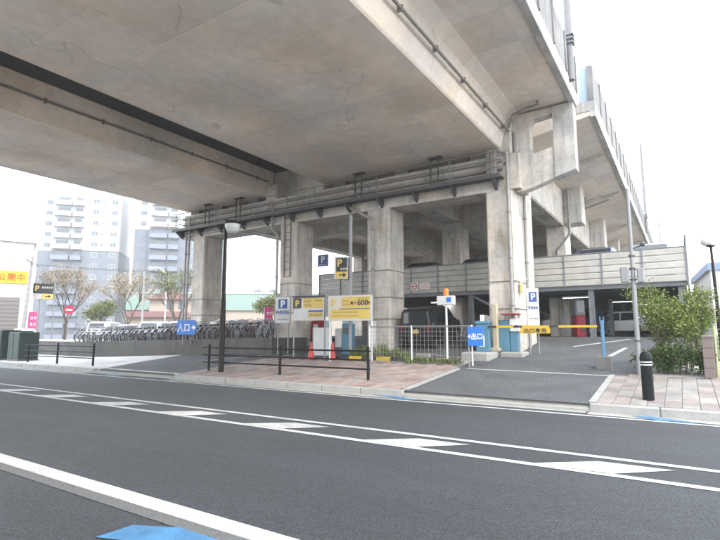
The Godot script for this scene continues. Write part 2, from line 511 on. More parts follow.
# ---------------------------------------------------------------- the viaduct
const LINES := [[-24.04, -23.04], [-17.23, -16.12], [-11.93, -10.75], [-6.33, -5.26]]
func build_viaduct() -> void:
	var v := thing("railway_viaduct", "beige concrete railway viaduct crossing over the street on tall square columns", "viaduct")
	# --- the span over the street: two box girders, their deck slabs and parapets
	var z0 := 16.0
	var z1 := -19.75
	var girder := func(xl: float, xr: float) -> void:
		var b := MB.new()
		var outer := xr > -10.0
		b.prism(PackedVector2Array([Vector2(xl, 8.95), Vector2(xl + .06, 8.9), Vector2(xr - .06, 8.9), Vector2(xr, 8.95), Vector2(xr + (.3 if outer else .0), 10.1), Vector2(xr + (.75 if outer else 0.0), 10.42), Vector2(xr, 11.0), Vector2(xl, 11.0), Vector2(xl - (0.0 if outer else .75), 10.42), Vector2(xl - (0.0 if outer else .3), 10.1)]), z0, z1)
		part(b, "box_girder", M.soffit if outer else M.lit_left_deck, v)
	girder.call(-14.53, -5.67)
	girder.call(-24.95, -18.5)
	for r in [[-5.7, -3.12, 10.36], [-14.5, -5.72, 11.01], [-16.6, -14.52, 11.03], [-18.5, -16.75, 11.03], [-24.9, -18.52, 11.01], [-27.6, -24.92, 10.36]]:
		var b := MB.new()
		b.prism(PackedVector2Array([Vector2(r[0], r[2]), Vector2(r[1], r[2]), Vector2(r[1], 11.3), Vector2(r[0], 11.3)]), z0, z1 - .2)
		part(b, "deck_slab", M.soffit, v)
	var pb := MB.new()
	pb.box(Vector3(-.11, 0, -1.98), Vector3(.11, 1.5, 0))
	pb.box(Vector3(.11, 0, -1.98), Vector3(.16, 1.5, -1.84))
	var pmesh := pb.mesh()
	for x in [-3.02, -27.6]:
		var b := MB.new()
		b.prism(PackedVector2Array([Vector2(x - .1, 10.28), Vector2(x + .1, 10.28), Vector2(x + .12, 10.32), Vector2(x + .12, 10.82), Vector2(x - .1, 10.82)]), z0, z1 - .2)
		part(b, "edge_beam", M.pale_concrete, v)
		for i in 18:
			var o := piece(pmesh, "parapet_panel", M.parapet, v)
			o.position = Vector3(x, 10.82, z0 - i * 2.0)
	var tg := MB.new()
	tg.box(Vector3(-18.49, 10.42, z0), Vector3(-16.7, 10.5, z1 - .2))
	tg.box(Vector3(-16.78, 10.5, z0), Vector3(-16.7, 10.85, z1 - .2))
	part(tg, "dark_gap_strip", M.dark_metal, v)  # dark strip added across the deck gap so the slot reads darker
	# pipes and clips on the girder webs
	for p in [[-5.33, 9.55, 1.0], [-18.42, 9.75, 1.0]]:
		var b := MB.new()
		b.tube(Vector3(p[0], p[1], z0), Vector3(p[0], p[1], z1 + .5), .045)
		part(b, "cable_pipe", M.dirty_pipe, v)
		for i in 16:
			var c := MB.new()
			c.cbox(Vector3(p[0] - .03, p[1], -18.5 + i * 2.1), Vector3(.16, .16, .05))
			part(c, "pipe_clip", M.dirty_pipe, v)
	# --- the pier at the near side of the car park
	var colmesh := {}
	var column := func(x0: float, x1: float, za: float, zb: float, top: float) -> void:
		var b := MB.new()
		b.bbox(Vector3(x0, -.2, za), Vector3(x1, top, zb), .06)
		part(b, "column", M.concrete, v)
	for l in LINES:
		column.call(l[0], l[1], -19.0, -20.4, 7.24)
	column.call(-6.3, -5.3, -20.48, -22.1, 9.0)
	var cb := MB.new()
	cb.box(Vector3(-25.0, 7.2, -19.06), Vector3(-4.98, 8.62, -20.42))
	part(cb, "cap_beam", M.concrete, v)
	cb = MB.new()
	cb.box(Vector3(-25.0, 7.16, -18.98), Vector3(-4.95, 7.3, -19.05))
	part(cb, "drip_ledge", M.concrete, v)
	cb = MB.new()
	cb.box(Vector3(-25.2, 8.62, -20.0), Vector3(-5.2, 11.02, -20.6))
	part(cb, "end_wall", M.concrete, v)
	for x in [-24.2, -22.2, -19.4, -13.6, -10.2, -6.6]:
		var b := MB.new()
		b.box(Vector3(x - .35, 8.625, -19.65), Vector3(x + .35, 8.895, -19.15))
		part(b, "bearing", M.dark_concrete, v)
	for x in [-18.1, -15.0]:      # shoulders beside the girder ends
		var b := MB.new()
		b.bbox(Vector3(x - .4, 8.625, -20.04), Vector3(x + .4, 9.5, -19.2), .04)
		part(b, "shoulder_block", M.concrete, v)
	# inspection walkway with brackets, rails and pipes
	var wk := MB.new()
	wk.box(Vector3(-25.3, 7.62, -18.42), Vector3(-5.55, 7.66, -19.04))
	wk.box(Vector3(-25.3, 7.55, -18.4), Vector3(-5.55, 7.7, -18.45))
	part(wk, "walkway", M.dark_metal, v)
	for i in 12:
		var x := -25.0 + i * 1.74
		var b := MB.new()
		b.prism(PackedVector2Array([Vector2(0, 0), Vector2(.55, 0), Vector2(.55, -.1), Vector2(.08, -.42), Vector2(0, -.42)]), -.05, .05, Transform3D(Basis(Vector3(0, 0, 1), Vector3(0, 1, 0), Vector3(-1, 0, 0)), Vector3(x, 7.615, -19.04)))
		part(b, "walkway_bracket", M.dark_metal, v)
		if i != 9 and i != 4:
			b = MB.new()
			b.tube(Vector3(x, 7.66, -18.45), Vector3(x, 8.62, -18.45), .022, .022, 6)
			part(b, "rail_post", M.dirty_pipe, v)
	for y in [7.95, 8.25, 8.6]:
		var b := MB.new()
		b.tube(Vector3(-25.3, y, -18.45), Vector3(-5.5, y, -18.45), .02, .02, 6)
		part(b, "hand_rail", M.dirty_pipe, v)
	for y in [8.36, 8.02]:
		var b := MB.new()
		b.tube(Vector3(-25.0, y, -18.96), Vector3(-5.6, y, -18.96), .055)
		part(b, "cable_pipe", M.pipe if y > 8.2 else M.dirty_pipe, v)
	var lp := MB.new()
	lp.tube(Vector3(-24.6, 7.36, -18.93), Vector3(-17.5, 7.36, -18.93), .06)
	part(lp, "drain_pipe", M.pipe, v)
	# drains hanging from the soffit
	for x in [-22.4, -19.9, -12.1, -8.3]:
		var b := MB.new()
		b.cbox(Vector3(x, 8.875, -18.62), Vector3(.6, .045, .3))
		for k in [-.22, .12]:
			b.tube(Vector3(x + k, 8.86, -18.62), Vector3(x + k, 7.65, -18.62), .04)
		part(b, "soffit_drain", M.dark_metal, v)
	# downpipes
	for pts in [[Vector3(-12.9, 7.55, -18.9), Vector3(-12.75, 7.4, -18.88), Vector3(-11.62, 6.75, -18.88), Vector3(-11.55, 6.6, -18.88), Vector3(-11.55, .7, -18.88)],
			[Vector3(-5.75, 8.75, -18.86), Vector3(-5.38, 8.6, -18.86), Vector3(-5.38, .8, -18.88)],
			[Vector3(-24.3, 8.4, -18.9), Vector3(-24.3, .5, -18.9)], [Vector3(-24.62, 7.5, -18.95), Vector3(-24.62, .5, -18.95)],
			[Vector3(-17.7, 8.3, -18.9), Vector3(-17.7, 7.0, -18.9), Vector3(-17.32, 6.6, -18.92), Vector3(-17.32, .7, -18.92)],
			[Vector3(-5.18, 8.0, -20.44), Vector3(-5.18, 1.0, -20.44)]]:
		var b := MB.new()
		b.path(pts, .065)
		part(b, "downpipe", M.pipe, v)
		for y in [2.6, 4.4, 6.2]:
			var p: Vector3 = pts[-1]
			var c := MB.new()
			c.tube(Vector3(p.x, y, p.z), Vector3(p.x, y + .05, p.z), .085)
			part(c, "pipe_clip", M.dirty_pipe, v)
	# cable trunking on the second column, straps round the third and fourth
	var tr := MB.new()
	tr.box(Vector3(-16.9, 4.4, -18.93), Vector3(-16.86, 7.6, -19.0))
	tr.box(Vector3(-16.5, 4.4, -18.93), Vector3(-16.46, 7.6, -19.0))
	for i in 9: tr.box(Vector3(-16.86, 4.4 + i * .38, -18.95), Vector3(-16.5, 4.43 + i * .38, -18.99))
	part(tr, "cable_ladder", M.dirty_pipe, v)
	for q in [[2, 2.2], [2, 3.15], [2, 4.35], [3, 3.55], [3, 2.5], [1, 4.05], [1, 2.6], [0, 3.5], [0, 2.6]]:
		var l: Array = LINES[q[0]]
		var b := MB.new()
		var y: float = q[1]
		for s in [[l[0] - .02, l[1] + .02, -18.985, -18.965], [l[0] - .02, l[1] + .02, -20.415, -20.435], [l[0] - .02, l[0] - .001, -18.985, -20.415], [l[1] + .001, l[1] + .02, -18.985, -20.415]]:
			b.box(Vector3(s[0], y, s[2]), Vector3(s[1], y + .035, s[3]))
		part(b, "steel_strap", M.band, v)
	# --- the bracket frame at the outer corner
	var br := func(x0: float, za: float, zb: float, dx: float) -> void:
		var b := MB.new()
		b.prism(PackedVector2Array([Vector2(-4.95 + dx, 7.12), Vector2(-4.6 + dx, 7.2), Vector2(-3.72 + dx, 7.48), Vector2(-3.72 + dx, 8.7), Vector2(-4.45 + dx, 8.55), Vector2(-4.6 + dx, 8.8), Vector2(-4.6 + dx, 9.75), Vector2(-4.45 + dx, 9.95), Vector2(-3.72 + dx, 10.02), Vector2(-3.72 + dx, 10.27), Vector2(x0, 10.27), Vector2(x0, 7.12)]), za, zb)
		part(b, "bracket_web", M.concrete, v)
		b = MB.new()
		b.prism(PackedVector2Array([Vector2(-3.72 + dx, 7.46), Vector2(-2.97 + dx, 7.66), Vector2(-2.97 + dx, 10.27), Vector2(-3.72 + dx, 10.27)]), za + .06, zb - .06)
		part(b, "bracket_post", M.pale_concrete, v)
	br.call(-5.25, -19.4, -19.85, 0.0)
	var up := MB.new()
	up.bbox(Vector3(-6.0, 8.63, -19.1), Vector3(-5.26, 10.3, -19.7), .05)
	part(up, "column_head", M.concrete, v)
	# wiring box and pipes at the girder's end
	var wb := MB.new()
	wb.path([Vector3(-5.3, 9.55, -19.2), Vector3(-5.2, 9.5, -19.32), Vector3(-5.2, 8.4, -19.3), Vector3(-5.5, 8.2, -18.9)], .05)
	wb.path([Vector3(-5.1, 10.1, -18.9), Vector3(-4.6, 10.2, -18.8), Vector3(-4.1, 10.2, -18.7), Vector3(-4.1, 10.35, -18.7)], .045)
	wb.path([Vector3(-5.3, 9.65, -19.0), Vector3(-5.1, 10.1, -18.9)], .045)
	part(wb, "conduit", M.dirty_pipe, v)
	var cabl := MB.new()
	cabl.bbox(Vector3(-6.1, 7.72, -18.5), Vector3(-5.75, 8.7, -18.8), .02)
	part(cabl, "cable_box", M.dirty_pipe, v)
	# --- the frame viaduct behind: slab, beams, columns, brackets, outer deck
	var far := -150.0
	var b := MB.new()
	b.box(Vector3(-25.4, 9.18, -20.62), Vector3(-5.35, 9.55, far))
	part(b, "floor_slab", M.soffit, v)
	for i in 4:
		var l: Array = LINES[i]
		b = MB.new()
		var lo := 7.6 if i == 3 else 8.15
		b.prism(PackedVector2Array([Vector2(l[0] + .05, lo + .06), Vector2(l[0] + .11, lo), Vector2(l[1] - .11, lo), Vector2(l[1] - .05, lo + .06), Vector2(l[1] - .05, 9.6 if i == 3 else 9.2), Vector2(l[0] + .05, 9.6 if i == 3 else 9.2)]), -20.46 if i < 3 else -22.1, far)
		part(b, "longitudinal_beam", M.concrete, v)
		var pitch := 9.5 if i == 3 else 8.45
		var zr := -29.4 if i == 3 else -27.5
		for k in 12:
			column.call(l[0], l[1], zr, zr - 1.45, lo + .02)
			if i == 3:
				b = MB.new()
				b.bbox(Vector3(-5.31, 7.7, zr), Vector3(-4.35, 10.05, zr - 1.2), .04)
				part(b, "bracket_post", M.concrete, v)
			else:
				var h := MB.new()      # haunches of the cross beam
				var xa: float = l[1] - .05; var xb: float = LINES[i + 1][0] + .05
				h.prism(PackedVector2Array([Vector2(xa, 7.8), Vector2(xa + 1.3, 8.4), Vector2(xb - 1.3, 8.4), Vector2(xb, 7.8), Vector2(xb, 9.19), Vector2(xa, 9.19)]), zr - .2, zr - 1.25)
				part(h, "cross_beam", M.concrete, v)
			zr -= pitch
	b = MB.new()
	b.prism(PackedVector2Array([Vector2(-27.0, 10.3), Vector2(-5.3, 9.62), Vector2(-2.55, 10.12), Vector2(-2.55, 10.5), Vector2(-27.0, 10.5)]), -20.65, far)
	part(b, "deck_slab", M.soffit, v)
	b = MB.new()
	b.box(Vector3(-2.55, 10.06, -20.65), Vector3(-2.36, 10.7, far))
	part(b, "edge_beam", M.pale_concrete, v)
	b = MB.new()
	b.box(Vector3(-3.1, 10.3, -20.62), Vector3(-2.55, 10.7, -20.9))
	part(b, "end_upstand", M.pale_concrete, v)
	b = MB.new()
	b.box(Vector3(-2.95, 10.7, -20.75), Vector3(-2.5, 12.25, -20.8))
	part(b, "end_screen", mat(Color(.25, .31, .41), .5), v)
	for i in 60:
		var o := piece(pmesh, "parapet_panel", M.parapet, v)
		o.position = Vector3(-2.5, 10.7, -20.68 - i * 2.0)
	# ribs under the outer deck
	for z in [-25.5, -33.0, -43.0, -52.0, -62.0, -72.0]:
		b = MB.new()
		b.prism(PackedVector2Array([Vector2(-5.3, 9.2), Vector2(-2.75, 10.0), Vector2(-2.75, 10.15), Vector2(-5.3, 9.66)]), z, z - .3)
		part(b, "deck_rib", M.concrete, v)
	b = MB.new()
	b.path([Vector3(-4.6, 9.8, -32.0), Vector3(-4.6, 8.9, -32.0), Vector3(-5.1, 8.4, -31.6)], .09)
	b.path([Vector3(-4.5, 9.7, -31.8), Vector3(-4.5, 9.0, -31.8), Vector3(-3.2, 9.35, -31.8)], .05)
	part(b, "conduit", M.dirty_pipe, v)
	for zz in [-29.2, -39.0]:
		b = MB.new()
		b.path([Vector3(-5.0, 9.9, zz), Vector3(-5.0, 7.1, zz), Vector3(-5.7, 6.2, zz - .05), Vector3(-5.7, 1.4, zz - .05)], .07)
		part(b, "downpipe", M.pipe, v)
	# --- the pier behind the camera, on the other side of the street
	for l in LINES:
		column.call(l[0], l[1], 15.4, 14.0, 8.0)
	b = MB.new()
	b.box(Vector3(-25.0, 7.8, 15.5), Vector3(-4.98, 8.86, 13.9))
	part(b, "cap_beam", M.concrete, v)
	# --- catenary masts on the deck edge
	for q in [[-2.85, -18.5, 7.0], [-2.3, -52.0, 8.5], [-2.3, -92.0, 8.5]]:
		var m := thing("catenary_mast", ["grey catenary mast rising above the parapet at the top edge of the picture", "thin grey catenary mast on the viaduct farther along", "most distant catenary mast on the viaduct"][[-18.5, -52.0, -92.0].find(q[1])], "mast", Vector3(q[0], 10.7, q[1]))
		b = MB.new()
		b.tube(Vector3.ZERO, Vector3(0, q[2], 0), .14, .11, 10)
		part(b, "pole", M.mast, m)
		b = MB.new()
		for i in 3: b.cbox(Vector3(0, 1.4 + i * .16, 0), Vector3(.36, .05, .36))
		part(b, "clamp_band", M.mast, m)
		b = MB.new()
		b.path([Vector3(0, q[2] - .8, 0), Vector3(-2.8, q[2] - .5, 0)], .045)
		b.path([Vector3(0, q[2] - 2.0, 0), Vector3(-2.8, q[2] - .5, 0)], .035)
		part(b, "arm", M.mast, m)

# ---------------------------------------------------------------- vehicles
# front towards -z, origin on the ground under the middle
func car(called: String, label: String, paint: Material, at: Vector3, turn: float, kind: String, group := "", detail := true) -> Node3D:
	var t := thing(called, label, "car", at, turn, group)
	var L := 3.4; var W := 1.475; var prof := []; var belt := 1.0; var roof := 1.75; var wz := [-1.22, 1.22]; var wr := .29
	var sidewin := []
	if kind == "van":        # tall kei wagon, upright rear
		prof = [Vector2(-1.68, .3), Vector2(-1.7, .72), Vector2(-1.6, .98), Vector2(-1.15, 1.08), Vector2(-.62, 1.66), Vector2(-.3, 1.75), Vector2(.9, 1.77), Vector2(1.5, 1.74), Vector2(1.6, 1.66), Vector2(1.68, 1.05), Vector2(1.7, .62), Vector2(1.68, .32)]
		sidewin = [[Vector2(-.95, 1.08), Vector2(-.5, 1.6), Vector2(-.12, 1.62), Vector2(-.12, 1.06)], [Vector2(-.02, 1.06), Vector2(-.02, 1.62), Vector2(.72, 1.63), Vector2(.72, 1.06)], [Vector2(.82, 1.06), Vector2(.82, 1.63), Vector2(1.42, 1.6), Vector2(1.5, 1.06)]]
	else:
		L = 4.3; W = 1.72; belt = .92; roof = 1.48; wz = [-1.35, 1.28]; wr = .31
		prof = [Vector2(-2.1, .28), Vector2(-2.15, .55), Vector2(-2.0, .78), Vector2(-1.1, .95), Vector2(-.45, 1.4), Vector2(-.1, 1.48), Vector2(.8, 1.48), Vector2(1.5, 1.36), Vector2(1.95, .98), Vector2(2.12, .9), Vector2(2.15, .5), Vector2(2.1, .3)]
		if kind == "wagon":
			prof = [Vector2(-2.1, .28), Vector2(-2.15, .6), Vector2(-2.0, .9), Vector2(-1.2, 1.08), Vector2(-.6, 1.62), Vector2(-.2, 1.72), Vector2(1.4, 1.72), Vector2(1.85, 1.64), Vector2(2.05, 1.05), Vector2(2.15, .6), Vector2(2.1, .3)]
			roof = 1.72; belt = 1.05
		sidewin = [[Vector2(-.85, belt + .02), Vector2(-.35, roof - .13), Vector2(.2, roof - .09), Vector2(.2, belt + .02)], [Vector2(.28, belt + .02), Vector2(.28, roof - .09), Vector2(1.0, roof - .1), Vector2(1.5, belt + .06)]]
	var half := func(h: float) -> float:
		return W / 2 - (0.0 if h < belt else (h - belt) / (roof - belt) * .13)
	var b := MB.new()
	var cen := Vector2(0, .8)
	var sl := []
	for s in [[-1.0, .05, 0.0], [-1.0, 0.0, .09], [1.0, 0.0, .09], [1.0, .05, 0.0]]:
		var row := []
		for p: Vector2 in prof:
			var q: Vector2 = p + (cen - p).normalized() * s[1]
			row.append(Vector3(s[0] * (half.call(q.y) - s[2]), q.y, q.x))
		sl.append(row)
	var poly := PackedVector2Array(prof)
	var ix := Geometry2D.triangulate_polygon(poly)
	for i in range(0, ix.size(), 3):
		for k in [0, 3]: b.tri(sl[k][ix[i]], sl[k][ix[i + 1]], sl[k][ix[i + 2]])
	for k in 3:
		for i in prof.size():
			var j := (i + 1) % prof.size()
			b.quad(sl[k][i], sl[k][j], sl[k + 1][j], sl[k + 1][i])
	part(b, "body", paint, t)
	for s in [-1.0, 1.0]:
		for w in sidewin:
			var g := MB.new()
			var q := []
			for p: Vector2 in w: q.append(Vector3(s * (half.call(p.y) + .012), p.y, p.x))
			g.quad(q[0], q[1], q[2], q[3])
			var q2 := []
			for p: Vector3 in q: q2.append(p - Vector3(s * .03, 0, 0))
			for i in 4: g.quad(q[i], q[(i + 1) % 4], q2[(i + 1) % 4], q2[i])
			part(g, "side_window", M.glass, t)
	var screen := func(i: int, called2: String, lo: float, hi: float) -> void:
		var a: Vector2 = prof[i].lerp(prof[i + 1], lo); var c: Vector2 = prof[i].lerp(prof[i + 1], hi)
		var nn := Vector2(-(c.y - a.y), c.x - a.x).normalized()
		var o := nn * .012
		var g := MB.new()
		var wa: float = half.call(a.y) - .12; var wc: float = half.call(c.y) - .14
		g.quad(Vector3(-wa, a.y + o.y, a.x + o.x), Vector3(-wc, c.y + o.y, c.x + o.x), Vector3(wc, c.y + o.y, c.x + o.x), Vector3(wa, a.y + o.y, a.x + o.x))
		part(g, called2, M.glass, t)
	screen.call(3, "windscreen", .05, .95)
	screen.call(8 if kind == "van" else 7, "rear_window", .1, .85)
	for s in [-1, 1]:
		for z in wz:
			var g := MB.new()
			var cx: float = s * (W / 2 - .09)
			g.tube(Vector3(cx - .09, wr, z), Vector3(cx + .09, wr, z), wr, wr, 18)
			var w := part(g, "wheel", M.rubber, t)
			g = MB.new()
			g.tube(Vector3(cx + s * .088, wr, z), Vector3(cx + s * .102, wr, z), wr * .62, wr * .55, 14)
			part(g, "rim", M.chrome, w)
		var zb: float = prof[-2].x
		if detail:
			var g := MB.new()
			var y0 := .95 if kind == "van" else .68
			g.cbox(Vector3(s * (W / 2 - .13), y0, zb - .01), Vector3(.16, .32 if kind == "van" else .16, .06))
			part(g, "tail_lamp", M.lamp_red, t)
			g = MB.new()
			g.cbox(Vector3(s * (W / 2 - .26), .72, prof[1].x + .06), Vector3(.3, .14, .14))
			part(g, "headlight", M.lamp_white, t)
			g = MB.new()
			g.ball(Vector3(s * (W / 2 + .09), belt + .1, -.72), .1, 8, 6, Vector3(1, .8, .6))
			part(g, "wing_mirror", paint, t)
	if detail:
		var g := MB.new()
		g.bbox(Vector3(-W / 2 + .06, .3, prof[-2].x - .06), Vector3(W / 2 - .06, .56, prof[-2].x + .06), .03)
		part(g, "rear_bumper", paint, t)
		g = MB.new()
		g.cbox(Vector3(0, .8, prof[-3].x + .015), Vector3(.34, .17, .02))
		part(g, "number_plate", M.pale_yellow if kind == "van" else M.white_metal, t)
	return t

# ---------------------------------------------------------------- the two-storey steel car park
func build_car_park() -> void:
	var p := thing("parking_deck", "two-storey steel parking deck with beige louvred facade under the viaduct", "car park")
	var xs := []
	for i in 13: xs.append(.24 - i * 1.56)
	var sl := MB.new()
	sl.prism(PackedVector2Array([Vector2(0, .0), Vector2(.025, .0), Vector2(.05, .03), Vector2(.05, .23), Vector2(.025, .265), Vector2(0, .28)]), .03, 1.53, Transform3D(Basis(Vector3(0, 0, 1), Vector3(0, 1, 0), Vector3(-1, 0, 0)), Vector3.ZERO))
	var slm := sl.mesh()
	for i in 12:
		var rows := 5 if i < 10 else 9
		for k in rows:
			var o := piece(slm, "facade_slat", M.slat, p)
			o.position = Vector3(xs[i], 4.82 - k * .282, -24.05)
	for i in 13:
		var b := MB.new()
		b.box(Vector3(xs[i] - .03, 3.66, -23.97), Vector3(xs[i] + .03, 5.12, -24.12))
		part(b, "facade_post", M.grey_paint, p)
	var b := MB.new()
	b.box(Vector3(-18.5, 3.52, -24.13), Vector3(.24, 3.9, -24.33))
	b.box(Vector3(-18.5, 5.1, -24.0), Vector3(.24, 5.14, -24.13))
	part(b, "edge_girder", M.grey_paint, p)
	b = MB.new()
	b.box(Vector3(-18.5, 3.78, -24.34), Vector3(.2, 3.92, -62.0))
	part(b, "upper_deck", M.dark_metal, p)
	for i in 14:
		b = MB.new()
		var z := -26.0 - i * 2.6
		b.box(Vector3(-18.4, 3.5, z), Vector3(.1, 3.77, z - .14))
		part(b, "deck_beam", M.dark_metal, p)
	for x in [-14.6, -9.0, -3.4, 0.0]:
		for z in [-24.2, -31.0, -38.0, -46.0, -54.0]:
			b = MB.new()
			b.box(Vector3(x - .11, .9, z), Vector3(x - .09, 3.5, z - .2))
			b.box(Vector3(x + .09, .9, z), Vector3(x + .11, 3.5, z - .2))
			b.box(Vector3(x - .089, .9, z - .09), Vector3(x + .089, 3.5, z - .11))
			part(b, "steel_column", M.steel, p)
	for q in [[Vector3(-9.0, 3.5, -24.35), Vector3(-7.2, 2.5, -24.35)], [Vector3(-7.2, 2.5, -24.35), Vector3(-9.0, 1.4, -24.35)], [Vector3(-14.6, 3.5, -31.1), Vector3(-10.9, 1.5, -31.1)], [Vector3(-9.0, 3.5, -31.1), Vector3(-3.4, 1.5, -31.1)]]:
		b = MB.new()
		b.tube(q[0], q[1], .07, .07, 8)
		part(b, "brace", M.steel, p)
	# side wall of the ramp at the far right end
	b = MB.new()
	b.box(Vector3(.2, 3.66, -24.1), Vector3(.28, 5.4, -24.2))
	b.tube(Vector3(.26, 1.2, -24.0), Vector3(.26, 5.6, -24.0), .04)
	part(b, "end_post", M.grey_paint, p)
	for i in 9:
		b = MB.new()
		b.box(Vector3(.12, 1.3, -24.5 - i * 4.2), Vector3(.2, 3.76, -28.66 - i * 4.2))
		part(b, "side_panel", M.dark_metal, p)
	for i in 5:
		b = MB.new()
		b.box(Vector3(-18.4 + i * 3.7, 1.3, -61.8), Vector3(-14.74 + i * 3.7, 3.76, -61.9))
		part(b, "rear_panel", M.dark_metal, p)
	# a few strip lamps under the deck
	for q in [[-4.6, -27.4], [-3.0, -32.5], [-1.8, -36.5], [-12.0, -27.3], [-1.2, -42.0]]:
		var lamp := thing("strip_lamp", "", "lamp", Vector3(q[0], 3.36, q[1]), 0.0, "strip lamps under the parking deck")
		lamp.set_meta("label", {-4.6: "lit strip lamp nearest the red vending machine", -3.0: "second lit strip lamp behind the red vending machine", -1.8: "third lit strip lamp deep under the parking deck", -12.0: "lit strip lamp above the black van", -1.2: "farthest lit strip lamp deep under the parking deck"}[q[0]])
		b = MB.new()
		b.cbox(Vector3(0, .08, 0), Vector3(1.25, .06, .12))
		part(b, "housing", M.white_metal, lamp)
		b = MB.new()
		b.tube(Vector3(-.6, .03, 0), Vector3(.6, .03, 0), .018, .018, 8)
		part(b, "tube", mat(Color(.95, .97, 1.0), .4, null, 1.0, {"glow": .5}), lamp)
		var l := AreaLight3D.new()
		l.name = "tube_light"
		l.area_size = Vector2(1.2, .04)
		l.light_energy = .25
		l.light_color = Color(.95, .97, 1.0)
		l.shadow_enabled = true
		lamp.add_child(l)
		l.position = Vector3(0, .0, 0)
		l.rotation_degrees.x = -90
	# cars
	var black := mat(Color(.005, .005, .006), .35, null, 1.0, {"spec": .4})
	var silver := mat(Color(.4, .41, .42), .35, null, 1.0, {"coat": .8, "metal": .5})
	var white := mat(Color(.75, .75, .74), .35, null, 1.0, {"coat": .8})
	var navy := mat(Color(.03, .05, .1), .35, null, 1.0, {"coat": .8})
	var van := car("parked_van", "black boxy kei van with yellow number plate behind the wire fence", black, on(-9.66, -21.0), 0.0, "van")
	van.rotation.x = atan2(gy(-9, -22.5) - gy(-9, -19.4), 3.1)
	var deck := 3.93
	car("roof_car", "dark car on the upper deck just right of the third pillar", black, Vector3(-12.5, deck, -26.25), 180, "wagon", "cars on the upper deck", false)
	car("roof_car", "dark car on the upper deck left of the widest pillar", navy, Vector3(-9.1, deck, -26.25), 180, "wagon", "cars on the upper deck", false)
	car("roof_car", "dark car on the upper deck right of the widest pillar", navy, Vector3(-3.3, deck, -26.25), 180, "wagon", "cars on the upper deck", false)
	car("roof_car", "blue-grey car at the right end of the upper deck", mat(Color(.12, .14, .2), .35, null, 1.0, {"coat": .8}), Vector3(-1.05, deck, -26.25), 180, "wagon", "cars on the upper deck", false)
	car("parked_car", "white car parked deep under the deck beside the steel columns", white, Vector3(-3.2, 1.43, -35.0), 70, "sedan", "cars under the deck")
	car("parked_car", "silver car parked under the deck at its far end", silver, Vector3(-1.6, 1.43, -43.0), 80, "wagon", "cars under the deck")
	car("parked_car", "dark car parked under the deck right behind the red vending machine", navy, Vector3(-6.0, 1.43, -34.5), 85, "wagon", "cars under the deck")
	# vending machine
	var vm := thing("vending_machine", "red vending machine standing at the steel column of the car park", "vending machine", Vector3(-4.2, 1.42, -25.6), 30)
	b = MB.new(); b.bbox(Vector3(-.22, 0, -.32), Vector3(.22, 1.0, .32), .03); part(b, "cabinet", M.red, vm)
	b = MB.new(); b.bbox(Vector3(-.22, 1.0, -.32), Vector3(.22, 1.75, .3), .03); part(b, "display_case", M.grey_paint, vm)
	b = MB.new(); b.cbox(Vector3(0, 1.4, .31), Vector3(.34, .55, .03)); part(b, "display_window", M.window, vm)
	b = MB.new(); b.cbox(Vector3(.1, .3, .33), Vector3(.26, .12, .03)); part(b, "delivery_flap", M.black, vm)
	# red machine by the second pillar
	var rv := thing("ticket_dispenser", "red entry ticket machine beside the second pillar", "ticket machine", on(-15.7, -20.3), -10)
	b = MB.new(); b.bbox(Vector3(-.28, 0, -.2), Vector3(.28, 1.25, .2), .03); part(b, "cabinet", M.red, rv)
	b = MB.new(); b.cbox(Vector3(.05, .95, .21), Vector3(.3, .2, .03)); part(b, "panel", M.white_metal, rv)
	b = MB.new(); b.cbox(Vector3(.05, .45, .21), Vector3(.2, .55, .02)); part(b, "door", mat(Color(.6, .08, .05), .5), rv)

